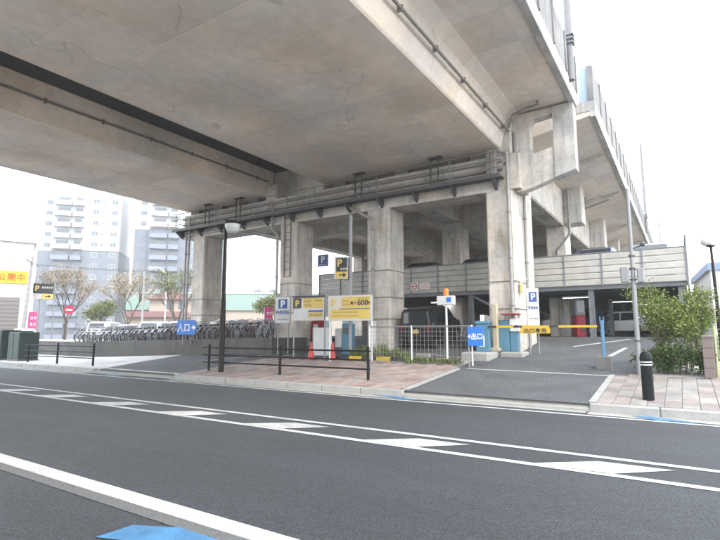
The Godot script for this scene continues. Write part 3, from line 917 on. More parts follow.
# ---------------------------------------------------------------- lettering
func letters(s: String, h: float, bold := true, depth := .01) -> TextMesh:
	var f := SystemFont.new()
	f.font_names = PackedStringArray(["Droid Sans"])
	f.font_weight = 700 if bold else 400
	var t := TextMesh.new()
	t.font = f
	t.text = s
	t.font_size = 64
	t.pixel_size = h / 46.0
	t.depth = depth
	return t
func text(s: String, h: float, at: Vector3, m: Material, parent: Node, called := "lettering", bold := true, wide := 1.0) -> MeshInstance3D:
	var o := piece(letters(s, h, bold), called, m, parent)
	o.position = at
	o.scale.x = wide
	return o
const KANJI := {
	"入": [[.42, .95, .55, .95], [.52, .95, .4, .5, .06, .04], [.5, .78, .66, .36, .95, .04]],
	"口": [[.14, .88, .14, .08], [.86, .88, .86, .08], [.14, .86, .86, .86], [.14, .14, .86, .14]],
	"出": [[.5, .98, .5, .06], [.2, .88, .2, .55, .8, .55], [.8, .88, .8, .5], [.1, .42, .1, .06, .9, .06], [.9, .42, .9, 0]],
	"専": [[.12, .88, .88, .88], [.5, 1, .5, .42], [.22, .76, .78, .76, .78, .46, .22, .46, .22, .76], [.22, .61, .78, .61], [.05, .33, .95, .33], [.68, .42, .68, .02, .55, .06], [.28, .22, .38, .1]],
	"用": [[.2, .92, .2, .4, .08, .02], [.2, .92, .85, .92, .85, .02, .74, .06], [.2, .65, .85, .65], [.2, .38, .85, .38], [.52, .92, .52, .02]],
	"公": [[.38, .92, .22, .62, .05, .46], [.6, .92, .76, .62, .95, .46], [.46, .5, .2, .1, .78, .16], [.64, .36, .86, .02]],
	"開": [[.1, .98, .1, 0], [.1, .95, .44, .95, .44, .6, .1, .6], [.1, .78, .44, .78], [.9, .98, .9, 0, .8, .05], [.9, .95, .56, .95, .56, .6, .9, .6], [.56, .78, .9, .78], [.26, .46, .74, .46], [.2, .28, .8, .28], [.4, .46, .34, .04], [.6, .46, .6, .02]],
	"中": [[.12, .76, .88, .76, .88, .34, .12, .34, .12, .76], [.5, 1, .5, 0]],
	"ー": [[.08, .5, .92, .5]],
	"ム": [[.52, .92, .3, .3, .14, .12, .82, .2], [.66, .42, .9, .02]],
	"料": [[.26, 1, .26, 0], [.04, .6, .48, .6], [.24, .58, .04, .2], [.28, .56, .46, .3], [.08, .92, .16, .7], [.44, .94, .36, .7], [.8, 1, .8, 0], [.5, .3, .98, .4], [.58, .88, .68, .76], [.56, .66, .66, .54]],
	"金": [[.5, .98, .05, .6], [.5, .98, .95, .6], [.3, .62, .7, .62], [.16, .4, .84, .4], [.5, .62, .5, .06], [.05, .05, .95, .05], [.24, .3, .32, .14], [.76, .3, .68, .14]],
	"円": [[.14, .92, .14, .0], [.14, .9, .86, .9, .86, .0, .74, .04], [.5, .9, .5, .48], [.14, .48, .86, .48]],
	"最": [[.24, 1, .76, 1, .76, .64, .24, .64, .24, 1], [.24, .82, .76, .82], [.04, .54, .96, .54], [.16, .54, .16, .1, .04, .06], [.44, .54, .44, 0], [.16, .38, .44, .38], [.16, .24, .44, .24], [.54, .42, .9, .42, .74, .16, .5, .0], [.6, .36, .74, .14, .96, .0]],
	"大": [[.06, .64, .94, .64], [.5, .98, .46, .5, .06, .02], [.52, .62, .66, .3, .95, .02]],
}
func glyphs(s: String, h: float, at: Vector3, m: Material, parent: Node, weight := .1, wide := 1.0, called := "lettering") -> void:
	var b := MB.new()
	var x := 0.0
	for ch in s:
		for st: Array in KANJI.get(ch, []):
			for i in range(0, st.size() - 2, 2):
				var p := Vector2(st[i], st[i + 1]); var q := Vector2(st[i + 2], st[i + 3])
				var d := (q - p).normalized()
				p -= d * weight * .4; q += d * weight * .4
				var o := d.orthogonal() * weight / 2
				var k := []
				for e: Vector2 in [p + o, q + o, q - o, p - o]: k.append(Vector3(x + e.x * h * wide, (e.y - .5) * h, .006))
				b.quad(k[0], k[1], k[2], k[3])
				for j in 4: b.quad(k[j], k[(j + 1) % 4], k[(j + 1) % 4] - Vector3(0, 0, .006), k[j] - Vector3(0, 0, .006))
		x += h * 1.12 * wide
	var o2 := part(b, called, m, parent)
	o2.position = at - Vector3((x - h * .12 * wide) / 2, 0, 0)
func bars(b: MB, x0: float, x1: float, y: float, h: float, z: float, seed2: int) -> void:
	var r := RandomNumberGenerator.new()
	r.seed = seed2
	var x := x0
	while x < x1:
		var w := h * r.randf_range(.5, .9)
		b.cbox(Vector3(x + w / 2, y + h * .25, z), Vector3(w, h * .18, .004))
		b.cbox(Vector3(x + w / 2, y - h * .25, z), Vector3(w, h * .18, .004))
		b.cbox(Vector3(x + w * r.randf_range(.3, .7), y, z), Vector3(h * .18, h, .004))
		x += w + h * .3
func panel(parent: Node, called: String, m: Material, at: Vector3, size: Vector2, depth := .04) -> MeshInstance3D:
	var b := MB.new()
	b.bbox(at - Vector3(size.x / 2, size.y / 2, depth / 2), at + Vector3(size.x / 2, size.y / 2, depth / 2), minf(.008, depth * .3))
	return part(b, called, m, parent)
func poles(parent: Node, xs: Array, top: float, r: float, m: Material, z := 0.0, called := "pole") -> void:
	for x in xs:
		var b := MB.new()
		b.tube(Vector3(x, -.1, z), Vector3(x, top, z), r, r, 10)
		part(b, called, m, parent)

func build_signs() -> void:
	# white sign with a blue P
	var g := gy(-15.0, -17.1)
	var s := thing("parking_sign", "white upright sign with a blue P left of the yellow boards", "sign", Vector3(-15.15, g, -17.0), 12)
	poles(s, [-.26, .26], 2.6, .03, M.galv, -.06)
	panel(s, "board", M.white, Vector3(0, 1.98, 0), Vector2(.74, 1.16))
	panel(s, "frame", M.galv, Vector3(0, 1.98, -.02), Vector2(.79, 1.21), .03)
	panel(s, "blue_square", M.p_blue, Vector3(0, 2.26, .022), Vector2(.46, .42), .012)
	text("P", .32, Vector3(0, 2.25, .032), M.white_metal, s)
	var pk := text("PARKING", .16, Vector3(0, 1.88, .026), M.p_blue, s, "lettering", true, .7)
	pk.rotation.z = .0
	var b := MB.new(); bars(b, -.26, .26, 1.56, .06, .022, 3); part(b, "small_print", M.dark_metal, s)
	# board with black P and yellow panel
	g = gy(-13.1, -16.3)
	s = thing("parking_board", "white and yellow price board with a black framed P, left of the larger board", "sign", Vector3(-13.1, g, -16.3), 8)
	poles(s, [-.74, .74], 2.5, .03, M.galv, -.06)
	panel(s, "board", M.white, Vector3(0, 2.03, 0), Vector2(1.46, .96))
	panel(s, "black_square", M.black, Vector3(-.55, 2.27, .022), Vector2(.4, .42), .012)
	text("P", .28, Vector3(-.55, 2.26, .032), M.pale_yellow, s)
	panel(s, "yellow_panel", M.pale_yellow, Vector3(.22, 2.27, .022), Vector2(.95, .42), .012)
	panel(s, "blue_strip", M.p_blue, Vector3(.33, 1.93, .022), Vector2(.68, .07), .012)
	panel(s, "yellow_strip", M.pale_yellow, Vector3(.33, 1.78, .022), Vector2(.68, .2), .012)
	b = MB.new()
	bars(b, -.2, .1, 2.34, .08, .03, 5); bars(b, -.2, .1, 2.18, .08, .03, 6); bars(b, .3, .62, 2.36, .06, .03, 7); bars(b, .05, .62, 1.78, .1, .03, 8)
	part(b, "small_print", M.dark_metal, s)
	b = MB.new(); b.cbox(Vector3(0, 2.54, .05), Vector3(1.5, .06, .16)); part(b, "lamp_hood", M.black, s)
	# the larger board with 600
	g = gy(-10.8, -15.95)
	s = thing("parking_board", "large yellow price board reading 600 between white frames", "sign", Vector3(-10.76, g, -15.9), 7)
	poles(s, [-.9, .9], 2.5, .03, M.white_metal, -.06)
	panel(s, "board", M.white, Vector3(0, 2.02, 0), Vector2(1.9, .98))
	panel(s, "grey_square", mat(Color(.45, .4, .33), .6), Vector3(-.66, 2.23, .022), Vector2(.48, .44), .012)
	text("P", .28, Vector3(-.72, 2.23, .032), M.pale_yellow, s)
	panel(s, "yellow_panel", M.pale_yellow, Vector3(.26, 2.24, .022), Vector2(1.22, .42), .012)
	panel(s, "yellow_panel", M.pale_yellow, Vector3(.0, 1.79, .022), Vector2(1.72, .36), .012)
	panel(s, "dark_strip", M.dark_metal, Vector3(.2, 1.99, .022), Vector2(1.3, .035), .012)
	text("600", .2, Vector3(.56, 2.21, .032), M.black, s)
	glyphs("円", .13, Vector3(.8, 2.2, .03), M.black, s, .13)
	glyphs("最大", .13, Vector3(.17, 2.21, .03), M.black, s, .1)
	b = MB.new()
	bars(b, -.3, -.04, 2.3, .08, .03, 15); bars(b, -.3, -.04, 2.16, .08, .03, 16); bars(b, .3, .8, 2.38, .06, .03, 17)
	bars(b, -.75, -.4, 1.86, .07, .03, 18); bars(b, -.3, .35, 1.86, .07, .03, 19); bars(b, -.75, .35, 1.72, .07, .03, 20)
	part(b, "small_print", mat(Color(.25, .16, .05), .7), s)
	# tall pole with a small lit-box sign
	g = gy(-10.5, -16.6)
	s = thing("pole_sign", "tall galvanised pole carrying a small black and yellow P box with arrow", "sign", Vector3(-11.2, g, -16.6))
	poles(s, [0.0], 5.8, .075, M.galv)
	b = MB.new(); b.cbox(Vector3(-.2, 3.3, .05), Vector3(.4, .05, .05)); b.cbox(Vector3(-.2, 3.95, .05), Vector3(.4, .05, .05)); part(b, "bracket", M.galv, s)
	var bx := Node3D.new(); bx.name = "sign_box"; s.add_child(bx); bx.position = Vector3(-.36, 3.62, .12); bx.rotation_degrees.y = 20
	panel(bx, "case", M.white, Vector3.ZERO, Vector2(.56, .92), .22)
	panel(bx, "black_face", M.black, Vector3(.03, .13, .115), Vector2(.46, .56), .012)
	panel(bx, "yellow_face", M.pale_yellow, Vector3(.03, -.29, .115), Vector2(.46, .27), .012)
	text("P", .3, Vector3(-.06, .2, .126), M.pale_yellow, bx)
	b = MB.new(); b.cbox(Vector3(.05, -.29, .124), Vector3(.26, .05, .006)); b.tri(Vector3(.22, -.29, .127), Vector3(.1, -.19, .127), Vector3(.1, -.39, .127)); part(b, "arrow", M.black, bx)
	b = MB.new(); bars(b, -.02, .22, -.04, .1, .124, 22); part(b, "small_print", M.white_metal, bx)
	# blue P at the car park's upper edge
	s = thing("parking_sign", "square blue P sign on the car park's upper edge", "sign", Vector3(-18.3, 5.14, -24.1))
	poles(s, [0.0], 1.1, .03, M.galv, -.05)
	panel(s, "board", M.p_blue, Vector3(0, .86, 0), Vector2(.8, .72), .05)
	text("P", .42, Vector3(0, .92, .03), M.white_metal, s)
	b = MB.new(); bars(b, -.26, .26, .6, .07, .027, 23); part(b, "small_print", M.white_metal, s)
	# entrance sign
	g = 1.1
	s = thing("entrance_sign", "blue arrow-shaped entrance sign in front of the parked bicycles", "sign", Vector3(-21.55, g, -16.86), 8)
	poles(s, [-.3, .25], 1.0, .025, M.galv, -.05)
	b = MB.new()
	b.prism(PackedVector2Array([Vector2(-.66, .42), Vector2(.52, .42), Vector2(.7, .8), Vector2(.52, 1.16), Vector2(-.66, 1.16)]), -.02, .02)
	part(b, "board", M.sign_blue, s)
	glyphs("入口", .4, Vector3(-.2, .78, .022), M.white_metal, s, .13)
	b = MB.new(); b.cbox(Vector3(.42, .78, .024), Vector3(.16, .08, .006)); b.tri(Vector3(.6, .78, .026), Vector3(.44, .94, .026), Vector3(.44, .62, .026)); part(b, "arrow", M.white_metal, s)
	# exit sign
	g = gy(-5.8, -15.75)
	s = thing("exit_sign", "small blue exit sign on the end of the wire fence", "sign", Vector3(-5.72, g, -15.72), 16)
	panel(s, "board", M.sign_blue, Vector3(0, .98, 0), Vector2(.5, .62), .03)
	poles(s, [-.22], 1.3, .022, M.galv, -.04)
	glyphs("出口", .19, Vector3(.05, .98, .017), M.white_metal, s, .14, .9)
	b = MB.new(); b.cbox(Vector3(-.165, .98, .019), Vector3(.03, .05, .006)); b.tri(Vector3(-.235, .98, .021), Vector3(-.17, 1.06, .021), Vector3(-.17, .9, .021)); part(b, "arrow", M.white_metal, s)
	# board against the corner pillar
	g = gy(-4.6, -19.0)
	s = thing("parking_sign", "tall white sign with a blue P at the corner pillar", "sign", Vector3(-4.66, g, -19.0), 22)
	poles(s, [-.16, .16], 2.4, .025, M.galv, -.05)
	panel(s, "board", M.white, Vector3(0, 1.66, 0), Vector2(.42, 1.52), .04)
	panel(s, "blue_square", M.p_blue, Vector3(0, 2.1, .022), Vector2(.28, .36), .012)
	text("P", .24, Vector3(0, 2.1, .03), M.white_metal, s)
	text("PARK", .1, Vector3(0, 1.7, .026), M.p_blue, s)
	b = MB.new(); bars(b, -.14, .14, 1.3, .06, .022, 27); part(b, "small_print", M.dark_metal, s)
	# no-entry notice on the louvred facade
	s = thing("facade_notice", "white notice with a pink no-entry ring on the louvred facade", "sign", Vector3(-11.7, 4.08, -23.96))
	panel(s, "board", mat(Color(.62, .58, .54), .6), Vector3(.28, 0, -.01), Vector2(.62, .36), .02)
	panel(s, "backing", mat(Color(.6, .56, .52), .6), Vector3(-.33, 0, -.01), Vector2(.44, .42), .02)
	b = MB.new(); b.ring(Vector3(-.33, 0, .005), Vector3(0, 0, 1), .15, .025, 20, 5); b.cbox(Vector3(-.33, 0, .005), Vector3(.24, .05, .02)); part(b, "ring", mat(Color(.5, .12, .2), .6), s)
	b = MB.new(); bars(b, .04, .54, .08, .1, .004, 31); bars(b, .04, .54, -.07, .1, .004, 32); part(b, "small_print", mat(Color(.5, .2, .24), .6), s)

# ---------------------------------------------------------------- gate, fences, poles and bollards
func build_street() -> void:
	var b: MB
	# guard rails
	for q in [[[-14.66, -11.22, -7.81], -12.5, "three-post dark guard rail on the pavement in front of the price boards"], [[-27.6, -24.75, -21.7], -12.15, "three-post dark guard rail beside the green cabinets"]]:
		var t := thing("guard_rail", q[2], "railing", on(q[0][0], q[1]), 0, "dark guard rails along the kerb")
		for x in q[0]:
			b = MB.new()
			var y := gy(x, q[1]) - gy(q[0][0], q[1])
			b.lathe(Vector3(x - q[0][0], y, 0), [Vector2(.045, -.1), Vector2(.045, .94), Vector2(.035, .97), Vector2(0, .98)], 10)
			part(b, "post", M.rail, t)
		for h in [.32, .58, .84]:
			b = MB.new()
			var x1: float = q[0][2] - q[0][0]
			var y1 := gy(q[0][2], q[1]) - gy(q[0][0], q[1])
			b.tube(Vector3(-.35, h, .0), Vector3(x1 + .06, h + y1, .0), .026, .026, 8)
			part(b, "rail", M.rail, t)
	# brown street lamp with a bowl
	var lamp := thing("street_lamp", "dark brown street lamp with a white bowl at the guard rail", "street lamp", on(-13.9, -12.4), -8)
	b = MB.new()
	b.lathe(Vector3.ZERO, [Vector2(.1, -.1), Vector2(.1, 1.9), Vector2(.085, 2.6), Vector2(.075, 2.65), Vector2(.06, 5.5), Vector2(.05, 5.55), Vector2(0, 5.56)], 12)
	part(b, "pole", M.brown_metal, lamp)
	b = MB.new()
	b.lathe(Vector3(.42, 5.26, 0), [Vector2(0, .18), Vector2(.16, .16), Vector2(.28, .08), Vector2(.29, .03), Vector2(.24, .02)], 18)
	b.tube(Vector3(0, 5.35, 0), Vector3(.3, 5.36, 0), .03)
	part(b, "hood", M.brown_metal, lamp)
	b = MB.new()
	b.lathe(Vector3(.42, 5.28, 0), [Vector2(.27, 0), Vector2(.255, -.13), Vector2(.2, -.26), Vector2(.11, -.33), Vector2(0, -.35)], 18)
	part(b, "bowl", M.globe, lamp)
	b = MB.new()
	b.tube(Vector3(0, 1.9, 0), Vector3(-.42, 1.78, .05), .02)
	b.lathe(Vector3(-.5, 1.72, .06), [Vector2(0, .08), Vector2(.1, .06), Vector2(.13, -.02), Vector2(0, -.05)], 10)
	part(b, "spot_lamp", M.white_metal, lamp)
	# grey pole with boxes on the right
	var pole := thing("utility_pole", "tall thin grey pole with two small boxes beside the shrub", "pole", on(-1.08, -15.35))
	b = MB.new()
	b.tube(Vector3(0, -.1, 0), Vector3(0, 2.4, 0), .066, .06, 12)
	b.tube(Vector3(0, 2.4, 0), Vector3(0, 5.1, 0), .052, .045, 12)
	part(b, "shaft", M.galv, pole)
	b = MB.new(); b.bbox(Vector3(-.3, 2.5, -.1), Vector3(-.1, 2.92, .1), .02); part(b, "box", M.galv, pole)
	b = MB.new(); b.bbox(Vector3(.1, 2.48, -.1), Vector3(.27, 2.86, .1), .02); part(b, "box", M.galv, pole)
	b = MB.new(); b.tube(Vector3(0, 3.4, 0), Vector3(.25, 3.5, 0), .02); b.ball(Vector3(.28, 3.52, .02), .07); part(b, "camera", M.dark_metal, pole)
	b = MB.new()
	for y in [.9, 2.55, 2.85, 3.2]: b.tube(Vector3(0, y, 0), Vector3(0, y + .04, 0), .085, .085, 12)
	part(b, "clamp", M.dark_metal, pole)
	# bollard
	var bo := thing("bollard", "black round-topped bollard with two pale bands at the right kerb", "bollard", on(-.73, -12.2))
	b = MB.new()
	b.lathe(Vector3.ZERO, [Vector2(.11, -.1), Vector2(.11, .8), Vector2(.118, .82), Vector2(.118, .88), Vector2(.105, .95), Vector2(.06, 1.0), Vector2(0, 1.01)], 20)
	part(b, "post", mat(Color(.003, .006, .0065), .5, null, 1.0, {"spec": .3}), bo)
	for y in [.72, .78]:
		b = MB.new()
		b.lathe(Vector3(0, y, 0), [Vector2(.109, 0), Vector2(.114, .004), Vector2(.114, .022), Vector2(.109, .026)], 20)
		part(b, "band", M.white_metal, bo)
	# globe lamp at the far right
	var gl := thing("park_lamp", "slim dark lamp with a white globe at the right edge", "street lamp", on(.85, -17.5))
	b = MB.new()
	b.tube(Vector3(0, -.1, 0), Vector3(-.02, 1.6, 0), .07, .06, 10)
	b.tube(Vector3(-.02, 1.6, 0), Vector3(-.05, 3.4, 0), .045, .035, 10)
	part(b, "pole", M.brown_metal, gl)
	b = MB.new(); b.lathe(Vector3(-.05, 3.38, 0), [Vector2(.04, 0), Vector2(.12, .03), Vector2(.12, .06), Vector2(0, .07)], 12); part(b, "collar", M.brown_metal, gl)
	b = MB.new(); b.ball(Vector3(-.14, 3.55, 0), .14, 14, 10, Vector3(1.1, .95, 1)); part(b, "globe", M.globe, gl)
	# stone post and green mesh fence, right edge
	var fp := thing("gate_pillar", "short brown stone pillar at the edge of the shrub bed", "pillar", on(.46, -15.4))
	for i in 4:
		b = MB.new(); b.bbox(Vector3(-.12, i * .25, -.12), Vector3(.12, i * .25 + .243, .12), .01); part(b, "stone_block", M.stone, fp)
	b = MB.new(); b.bbox(Vector3(-.14, 1.0, -.14), Vector3(.14, 1.06, .14), .015); part(b, "cap", M.stone, fp)
	var mf := thing("mesh_fence", "pale green wire mesh fence beside the stone pillar", "fence", on(.62, -15.5))
	b = MB.new()
	for i in 30: b.tube(Vector3(i * .07, .05, 0), Vector3(i * .07, 1.2, 0), .004, .004, 4, false)
	for i in 12: b.tube(Vector3(0, .05 + i * .105, 0), Vector3(2.1, .05 + i * .105, 0), .004, .004, 4, false)
	part(b, "wire_mesh", mat(Color(.3, .34, .14), .6), mf)
	for x in [0.0, 2.1]:
		b = MB.new(); b.tube(Vector3(x, -.1, 0), Vector3(x, 1.3, 0), .03); part(b, "post", mat(Color(.28, .31, .14), .6), mf)
	# blue barrier rest on its concrete foot
	var rest := thing("barrier_rest", "light blue slim post on a square concrete foot in the exit drive", "post", on(-2.06, -16.45))
	b = MB.new(); b.bbox(Vector3(-.21, -.1, -.21), Vector3(.21, .34, .21), .02); part(b, "foot", M.dark_concrete, rest)
	b = MB.new()
	b.tube(Vector3(0, .3, 0), Vector3(0, 1.4, 0), .055, .05, 10)
	b.box(Vector3(-.06, 1.3, -.02), Vector3(-.04, 1.5, .02)); b.box(Vector3(.04, 1.3, -.02), Vector3(.06, 1.5, .02))
	part(b, "post", M.post_blue, rest)
	# exit gate: islands, machine, arm, ticket machine
	for q in [[-6.75, -5.75, -17.0, -18.95, "kerbed concrete island under the exit gate"], [-5.7, -4.85, -18.1, -18.95, "low concrete island under the blue pay machine"]]:
		b = MB.new()
		var y0 := gy(q[0], q[3])
		b.bbox(Vector3(q[0], .3, q[2]), Vector3(q[1], y0 + .1, q[3]), .05)
		solo(b, "gate_island", M.kerb, q[4], "kerb island")
	var base := gy(-6.2, -18.95) + .1
	var gm := thing("barrier_gate", "light blue barrier machine with yellow and black arm across the exit", "barrier", Vector3(-6.25, base, -18.05), 6)
	b = MB.new(); b.bbox(Vector3(-.25, 0, -.2), Vector3(.25, 1.0, .2), .03); part(b, "cabinet", M.machine_blue, gm)
	b = MB.new(); b.bbox(Vector3(-.27, 1.0, -.22), Vector3(.27, 1.12, .22), .03); part(b, "lid", M.machine_blue, gm)
	b = MB.new(); b.cbox(Vector3(-.02, .38, .205), Vector3(.2, .4, .02)); part(b, "panel", M.white_metal, gm)
	for i in 12:
		b = MB.new()
		b.box(Vector3(.22 + i * .3, .86, .2), Vector3(.52 + i * .3, .94, .25))
		part(b, "arm_section", M.black if i in [0, 3, 7] else M.yellow, gm)
	var hang := Node3D.new(); hang.name = "arm_sign"; gm.add_child(hang); hang.position = Vector3(1.85, .76, .26)
	panel(hang, "plate", M.yellow, Vector3.ZERO, Vector2(.98, .2), .015)
	glyphs("出口専用", .14, Vector3(0, 0, .009), M.black, hang, .13, 1.25)
	var cp := thing("guard_post", "cream concrete guard post next to the barrier machine", "post", Vector3(-5.86, base, -18.25))
	b = MB.new(); b.bbox(Vector3(-.1, 0, -.1), Vector3(.1, 1.75, .1), .03); part(b, "shaft", mat(Color(.36, .31, .23), .85), cp)
	b = MB.new(); b.bbox(Vector3(-.16, 0, -.16), Vector3(.16, .14, .16), .03); part(b, "foot", mat(Color(.32, .28, .22), .9), cp)
	var tk := thing("pay_machine", "blue pay machine with white front and red hood at the corner pillar", "ticket machine", Vector3(-5.42, base, -18.62), 8)
	b = MB.new(); b.bbox(Vector3(-.42, 0, -.22), Vector3(-.02, 1.15, .2), .03); part(b, "cabinet", M.machine_blue, tk)
	b = MB.new(); b.bbox(Vector3(-.01, 0, -.22), Vector3(.3, .72, .18), .03); part(b, "pedestal", M.machine_blue, tk)
	b = MB.new(); b.bbox(Vector3(-.01, .725, -.22), Vector3(.36, 1.2, .2), .03); part(b, "pay_unit", M.white_metal, tk)
	for x in [.08, .24]:
		b = MB.new(); b.tube(Vector3(x, .92, .19), Vector3(x, .92, .215), .055, .055, 12); part(b, "dial", M.black, tk)
	b = MB.new(); b.cbox(Vector3(.05, 1.36, .1), Vector3(.62, .05, .7)); part(b, "hood", M.red, tk)
	b = MB.new(); b.tube(Vector3(-.2, 1.1, -.15), Vector3(-.2, 1.35, -.15), .02); b.tube(Vector3(.3, 1.1, -.15), Vector3(.3, 1.35, -.15), .02); part(b, "hood_post", M.galv, tk)
	# security light on the corner pillar
	var fl := thing("flood_lamp", "small white flood lamp on the corner pillar", "lamp", Vector3(-5.2, 3.5, -19.4))
	b = MB.new(); b.tube(Vector3(0, 0, 0), Vector3(.45, .28, 0), .03); part(b, "arm", M.white_metal, fl)
	b = MB.new(); b.bbox(Vector3(-.02, -.35, -.08), Vector3(.1, 0, .08), .02); part(b, "junction_box", mat(Color(.5, .42, .2), .6), fl)
	# wire fence round the planting strip
	var wf := thing("wire_fence", "galvanised wire mesh fence in front of the black van", "fence", on(-9.9, -15.95))
	b = MB.new()
	var len_ := 4.0
	for i in 27:
		var x := i * .15
		b.tube(Vector3(x, .04, 0), Vector3(x, 1.28, 0), .0055, .0055, 4, false)
	for i in 9: b.tube(Vector3(0, .06 + i * .15, 0), Vector3(len_, .06 + i * .15, 0), .0055, .0055, 4, false)
	part(b, "wire_mesh", M.galv, wf)
	for x in [0.0, 1.75, 3.98]:
		b = MB.new(); b.tube(Vector3(x, -.15, 0), Vector3(x, 1.34, 0), .028); part(b, "post", M.white_metal, wf)
	b = MB.new(); b.tube(Vector3(0, 1.3, 0), Vector3(len_, 1.3, 0), .022); part(b, "top_rail", M.galv, wf)
	# alarm post
	var ap := thing("alarm_post", "white post with a white box and an orange warning lamp", "post", on(-7.0, -16.4))
	poles(ap, [0.0], 2.0, .035, M.white_metal)
	b = MB.new(); b.bbox(Vector3(-.32, 2.0, -.1), Vector3(.32, 2.32, .1), .02); part(b, "box", M.white, ap)
	b = MB.new(); b.cbox(Vector3(.14, 2.18, .105), Vector3(.16, .16, .015)); part(b, "label_plate", M.sign_blue, ap)
	b = MB.new(); b.lathe(Vector3(0, 2.32, 0), [Vector2(.1, 0), Vector2(.1, .2), Vector2(.08, .26), Vector2(0, .28)], 12); part(b, "warning_lamp", M.orange, ap)
	# yellow and black wheel kerbs along the strip
	for i in 8:
		var x := -11.4 + i * .62
		b = MB.new(); b.bbox(Vector3(-.3, -.04, -.07), Vector3(.3, .14, .07), .025)
		var o := solo(b, "wheel_kerb", M.yellow if i % 2 else M.black, ("yellow" if i % 2 else "black") + " block in the striped kerb along the planting strip", "kerb block", "striped kerb blocks along the planting strip")
		o.position = on(x, -16.35)
	b = MB.new(); b.bbox(Vector3(-.3, -.04, -.08), Vector3(.3, .12, .08), .02)
	var ws := solo(b, "wheel_stop", M.kerb, "pale concrete wheel stop behind the black van", "wheel stop")
	ws.position = on(-8.5, -17.6)
	# two traffic cones
	for q in [[-12.75, -16.05, "red traffic cone left of the price board's pole"], [-11.75, -16.15, "red traffic cone right of the price board's pole"]]:
		var c := thing("traffic_cone", q[2], "traffic cone", on(q[0], q[1]), 0, "traffic cones by the price boards")
		b = MB.new(); b.bbox(Vector3(-.19, 0, -.19), Vector3(.19, .04, .19), .01); part(b, "base", M.cone_red, c)
		b = MB.new(); b.lathe(Vector3.ZERO, [Vector2(.15, .04), Vector2(.03, .7), Vector2(0, .71)], 14); part(b, "cone", M.cone_red, c)
	# white gridded screen and blue entry machine
	var ms := thing("mesh_screen", "white wire grid screen standing behind the traffic cones", "screen", on(-12.8, -16.85), 10)
	b = MB.new()
	for i in 9: b.tube(Vector3(-.44 + i * .11, .05, 0), Vector3(-.44 + i * .11, 1.2, 0), .008, .008, 4, false)
	for i in 11: b.tube(Vector3(-.44, .05 + i * .115, 0), Vector3(.44, .05 + i * .115, 0), .008, .008, 4, false)
	part(b, "grid", M.white_metal, ms)
	panel(ms, "backing", mat(Color(.55, .56, .55), .6), Vector3(0, .63, -.03), Vector2(.86, 1.14), .02)
	var em := thing("entry_machine", "blue entry ticket machine behind the large price board", "ticket machine", on(-12.0, -17.6), 8)
	b = MB.new(); b.bbox(Vector3(-.2, 0, -.2), Vector3(.25, 1.3, .2), .03); part(b, "cabinet", M.machine_blue, em)
	b = MB.new(); b.bbox(Vector3(-.55, .3, -.1), Vector3(-.22, 1.1, .16), .03); part(b, "front_unit", M.white, em)
	b = MB.new(); b.cbox(Vector3(.0, 1.0, .205), Vector3(.25, .25, .02)); part(b, "panel", M.dark_metal, em)
	var wpst := thing("guard_post", "white square guard post in front of the third pillar", "post", on(-10.6, -17.3))
	b = MB.new(); b.bbox(Vector3(-.12, 0, -.12), Vector3(.12, 1.35, .12), .02); part(b, "shaft", M.white, wpst)
	b = MB.new(); b.bbox(Vector3(-.14, 1.35, -.14), Vector3(.14, 1.4, .14), .02); part(b, "cap", M.white, wpst)
	# two green utility cabinets
	for q in [[-29.55, -12.75, 1.25, 1.5, "wider dark green utility cabinet next to the guard rail"], [-31.5, -12.6, 1.7, 1.62, "dark green utility cabinet at the left edge of the picture"]]:
		var cabn := thing("utility_cabinet", q[4], "utility cabinet", on(q[0], q[1]), 0, "green utility cabinets on the pavement")
		var w: float = q[2] / 2; var h: float = q[3]
		b = MB.new(); b.bbox(Vector3(-w, 0, -.5), Vector3(w, .1, .5), .01); part(b, "plinth", M.dark_concrete, cabn)
		b = MB.new(); b.bbox(Vector3(-w, .1, -.48), Vector3(w, h, .48), .03); part(b, "case", M.box_green, cabn)
		for s in [-1, 1]:
			b = MB.new(); b.bbox(Vector3(s * w * .5 - w * .46, .16, .482), Vector3(s * w * .5 + w * .46, h - .08, .5), .006); part(b, "door", M.box_green, cabn)
		b = MB.new(); b.bbox(Vector3(w, .16, -.4), Vector3(w + .015, h - .08, .4), .005); part(b, "side_panel", M.box_green, cabn)
	# the low wall and raised terrace of the bicycle park
	var wall := thing("terrace_wall", "long low grey concrete wall holding up the bicycle park", "wall")
	for i in 13:
		var x0 := -45.0 + i * 2.25
		b = MB.new()
		var t0 := terrace(x0); var t1 := terrace(x0 + 2.24)
		b.prism(PackedVector2Array([Vector2(x0, -.1), Vector2(x0 + 2.24, -.1), Vector2(x0 + 2.24, t1 + .06), Vector2(x0, t0 + .06)]), -17.0, -17.25)
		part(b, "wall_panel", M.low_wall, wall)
	b = MB.new()
	b.box(Vector3(-15.9, -.1, -17.26), Vector3(-15.75, terrace(-15.8) + .06, -19.5))
	part(b, "end_wall", M.low_wall, wall)
	b = MB.new()
	for i in 12:
		var x0 := -45.0 + i * 2.425
		b.quad(Vector3(x0, terrace(x0), -17.25), Vector3(x0, terrace(x0), -25.0), Vector3(x0 + 2.425, terrace(x0 + 2.425), -25.0), Vector3(x0 + 2.425, terrace(x0 + 2.425), -17.25))
	b.quad(Vector3(-45, .1, -25.0), Vector3(-45, terrace(-45.), -25.0), Vector3(-15.9, terrace(-15.9), -25.0), Vector3(-15.9, .1, -25.0))
	struct(b, "terrace_floor", M.path)
func terrace(x: float) -> float:
	return 1.0 + .32 * clampf((x + 31.0) / 14.0, 0.0, 1.0)

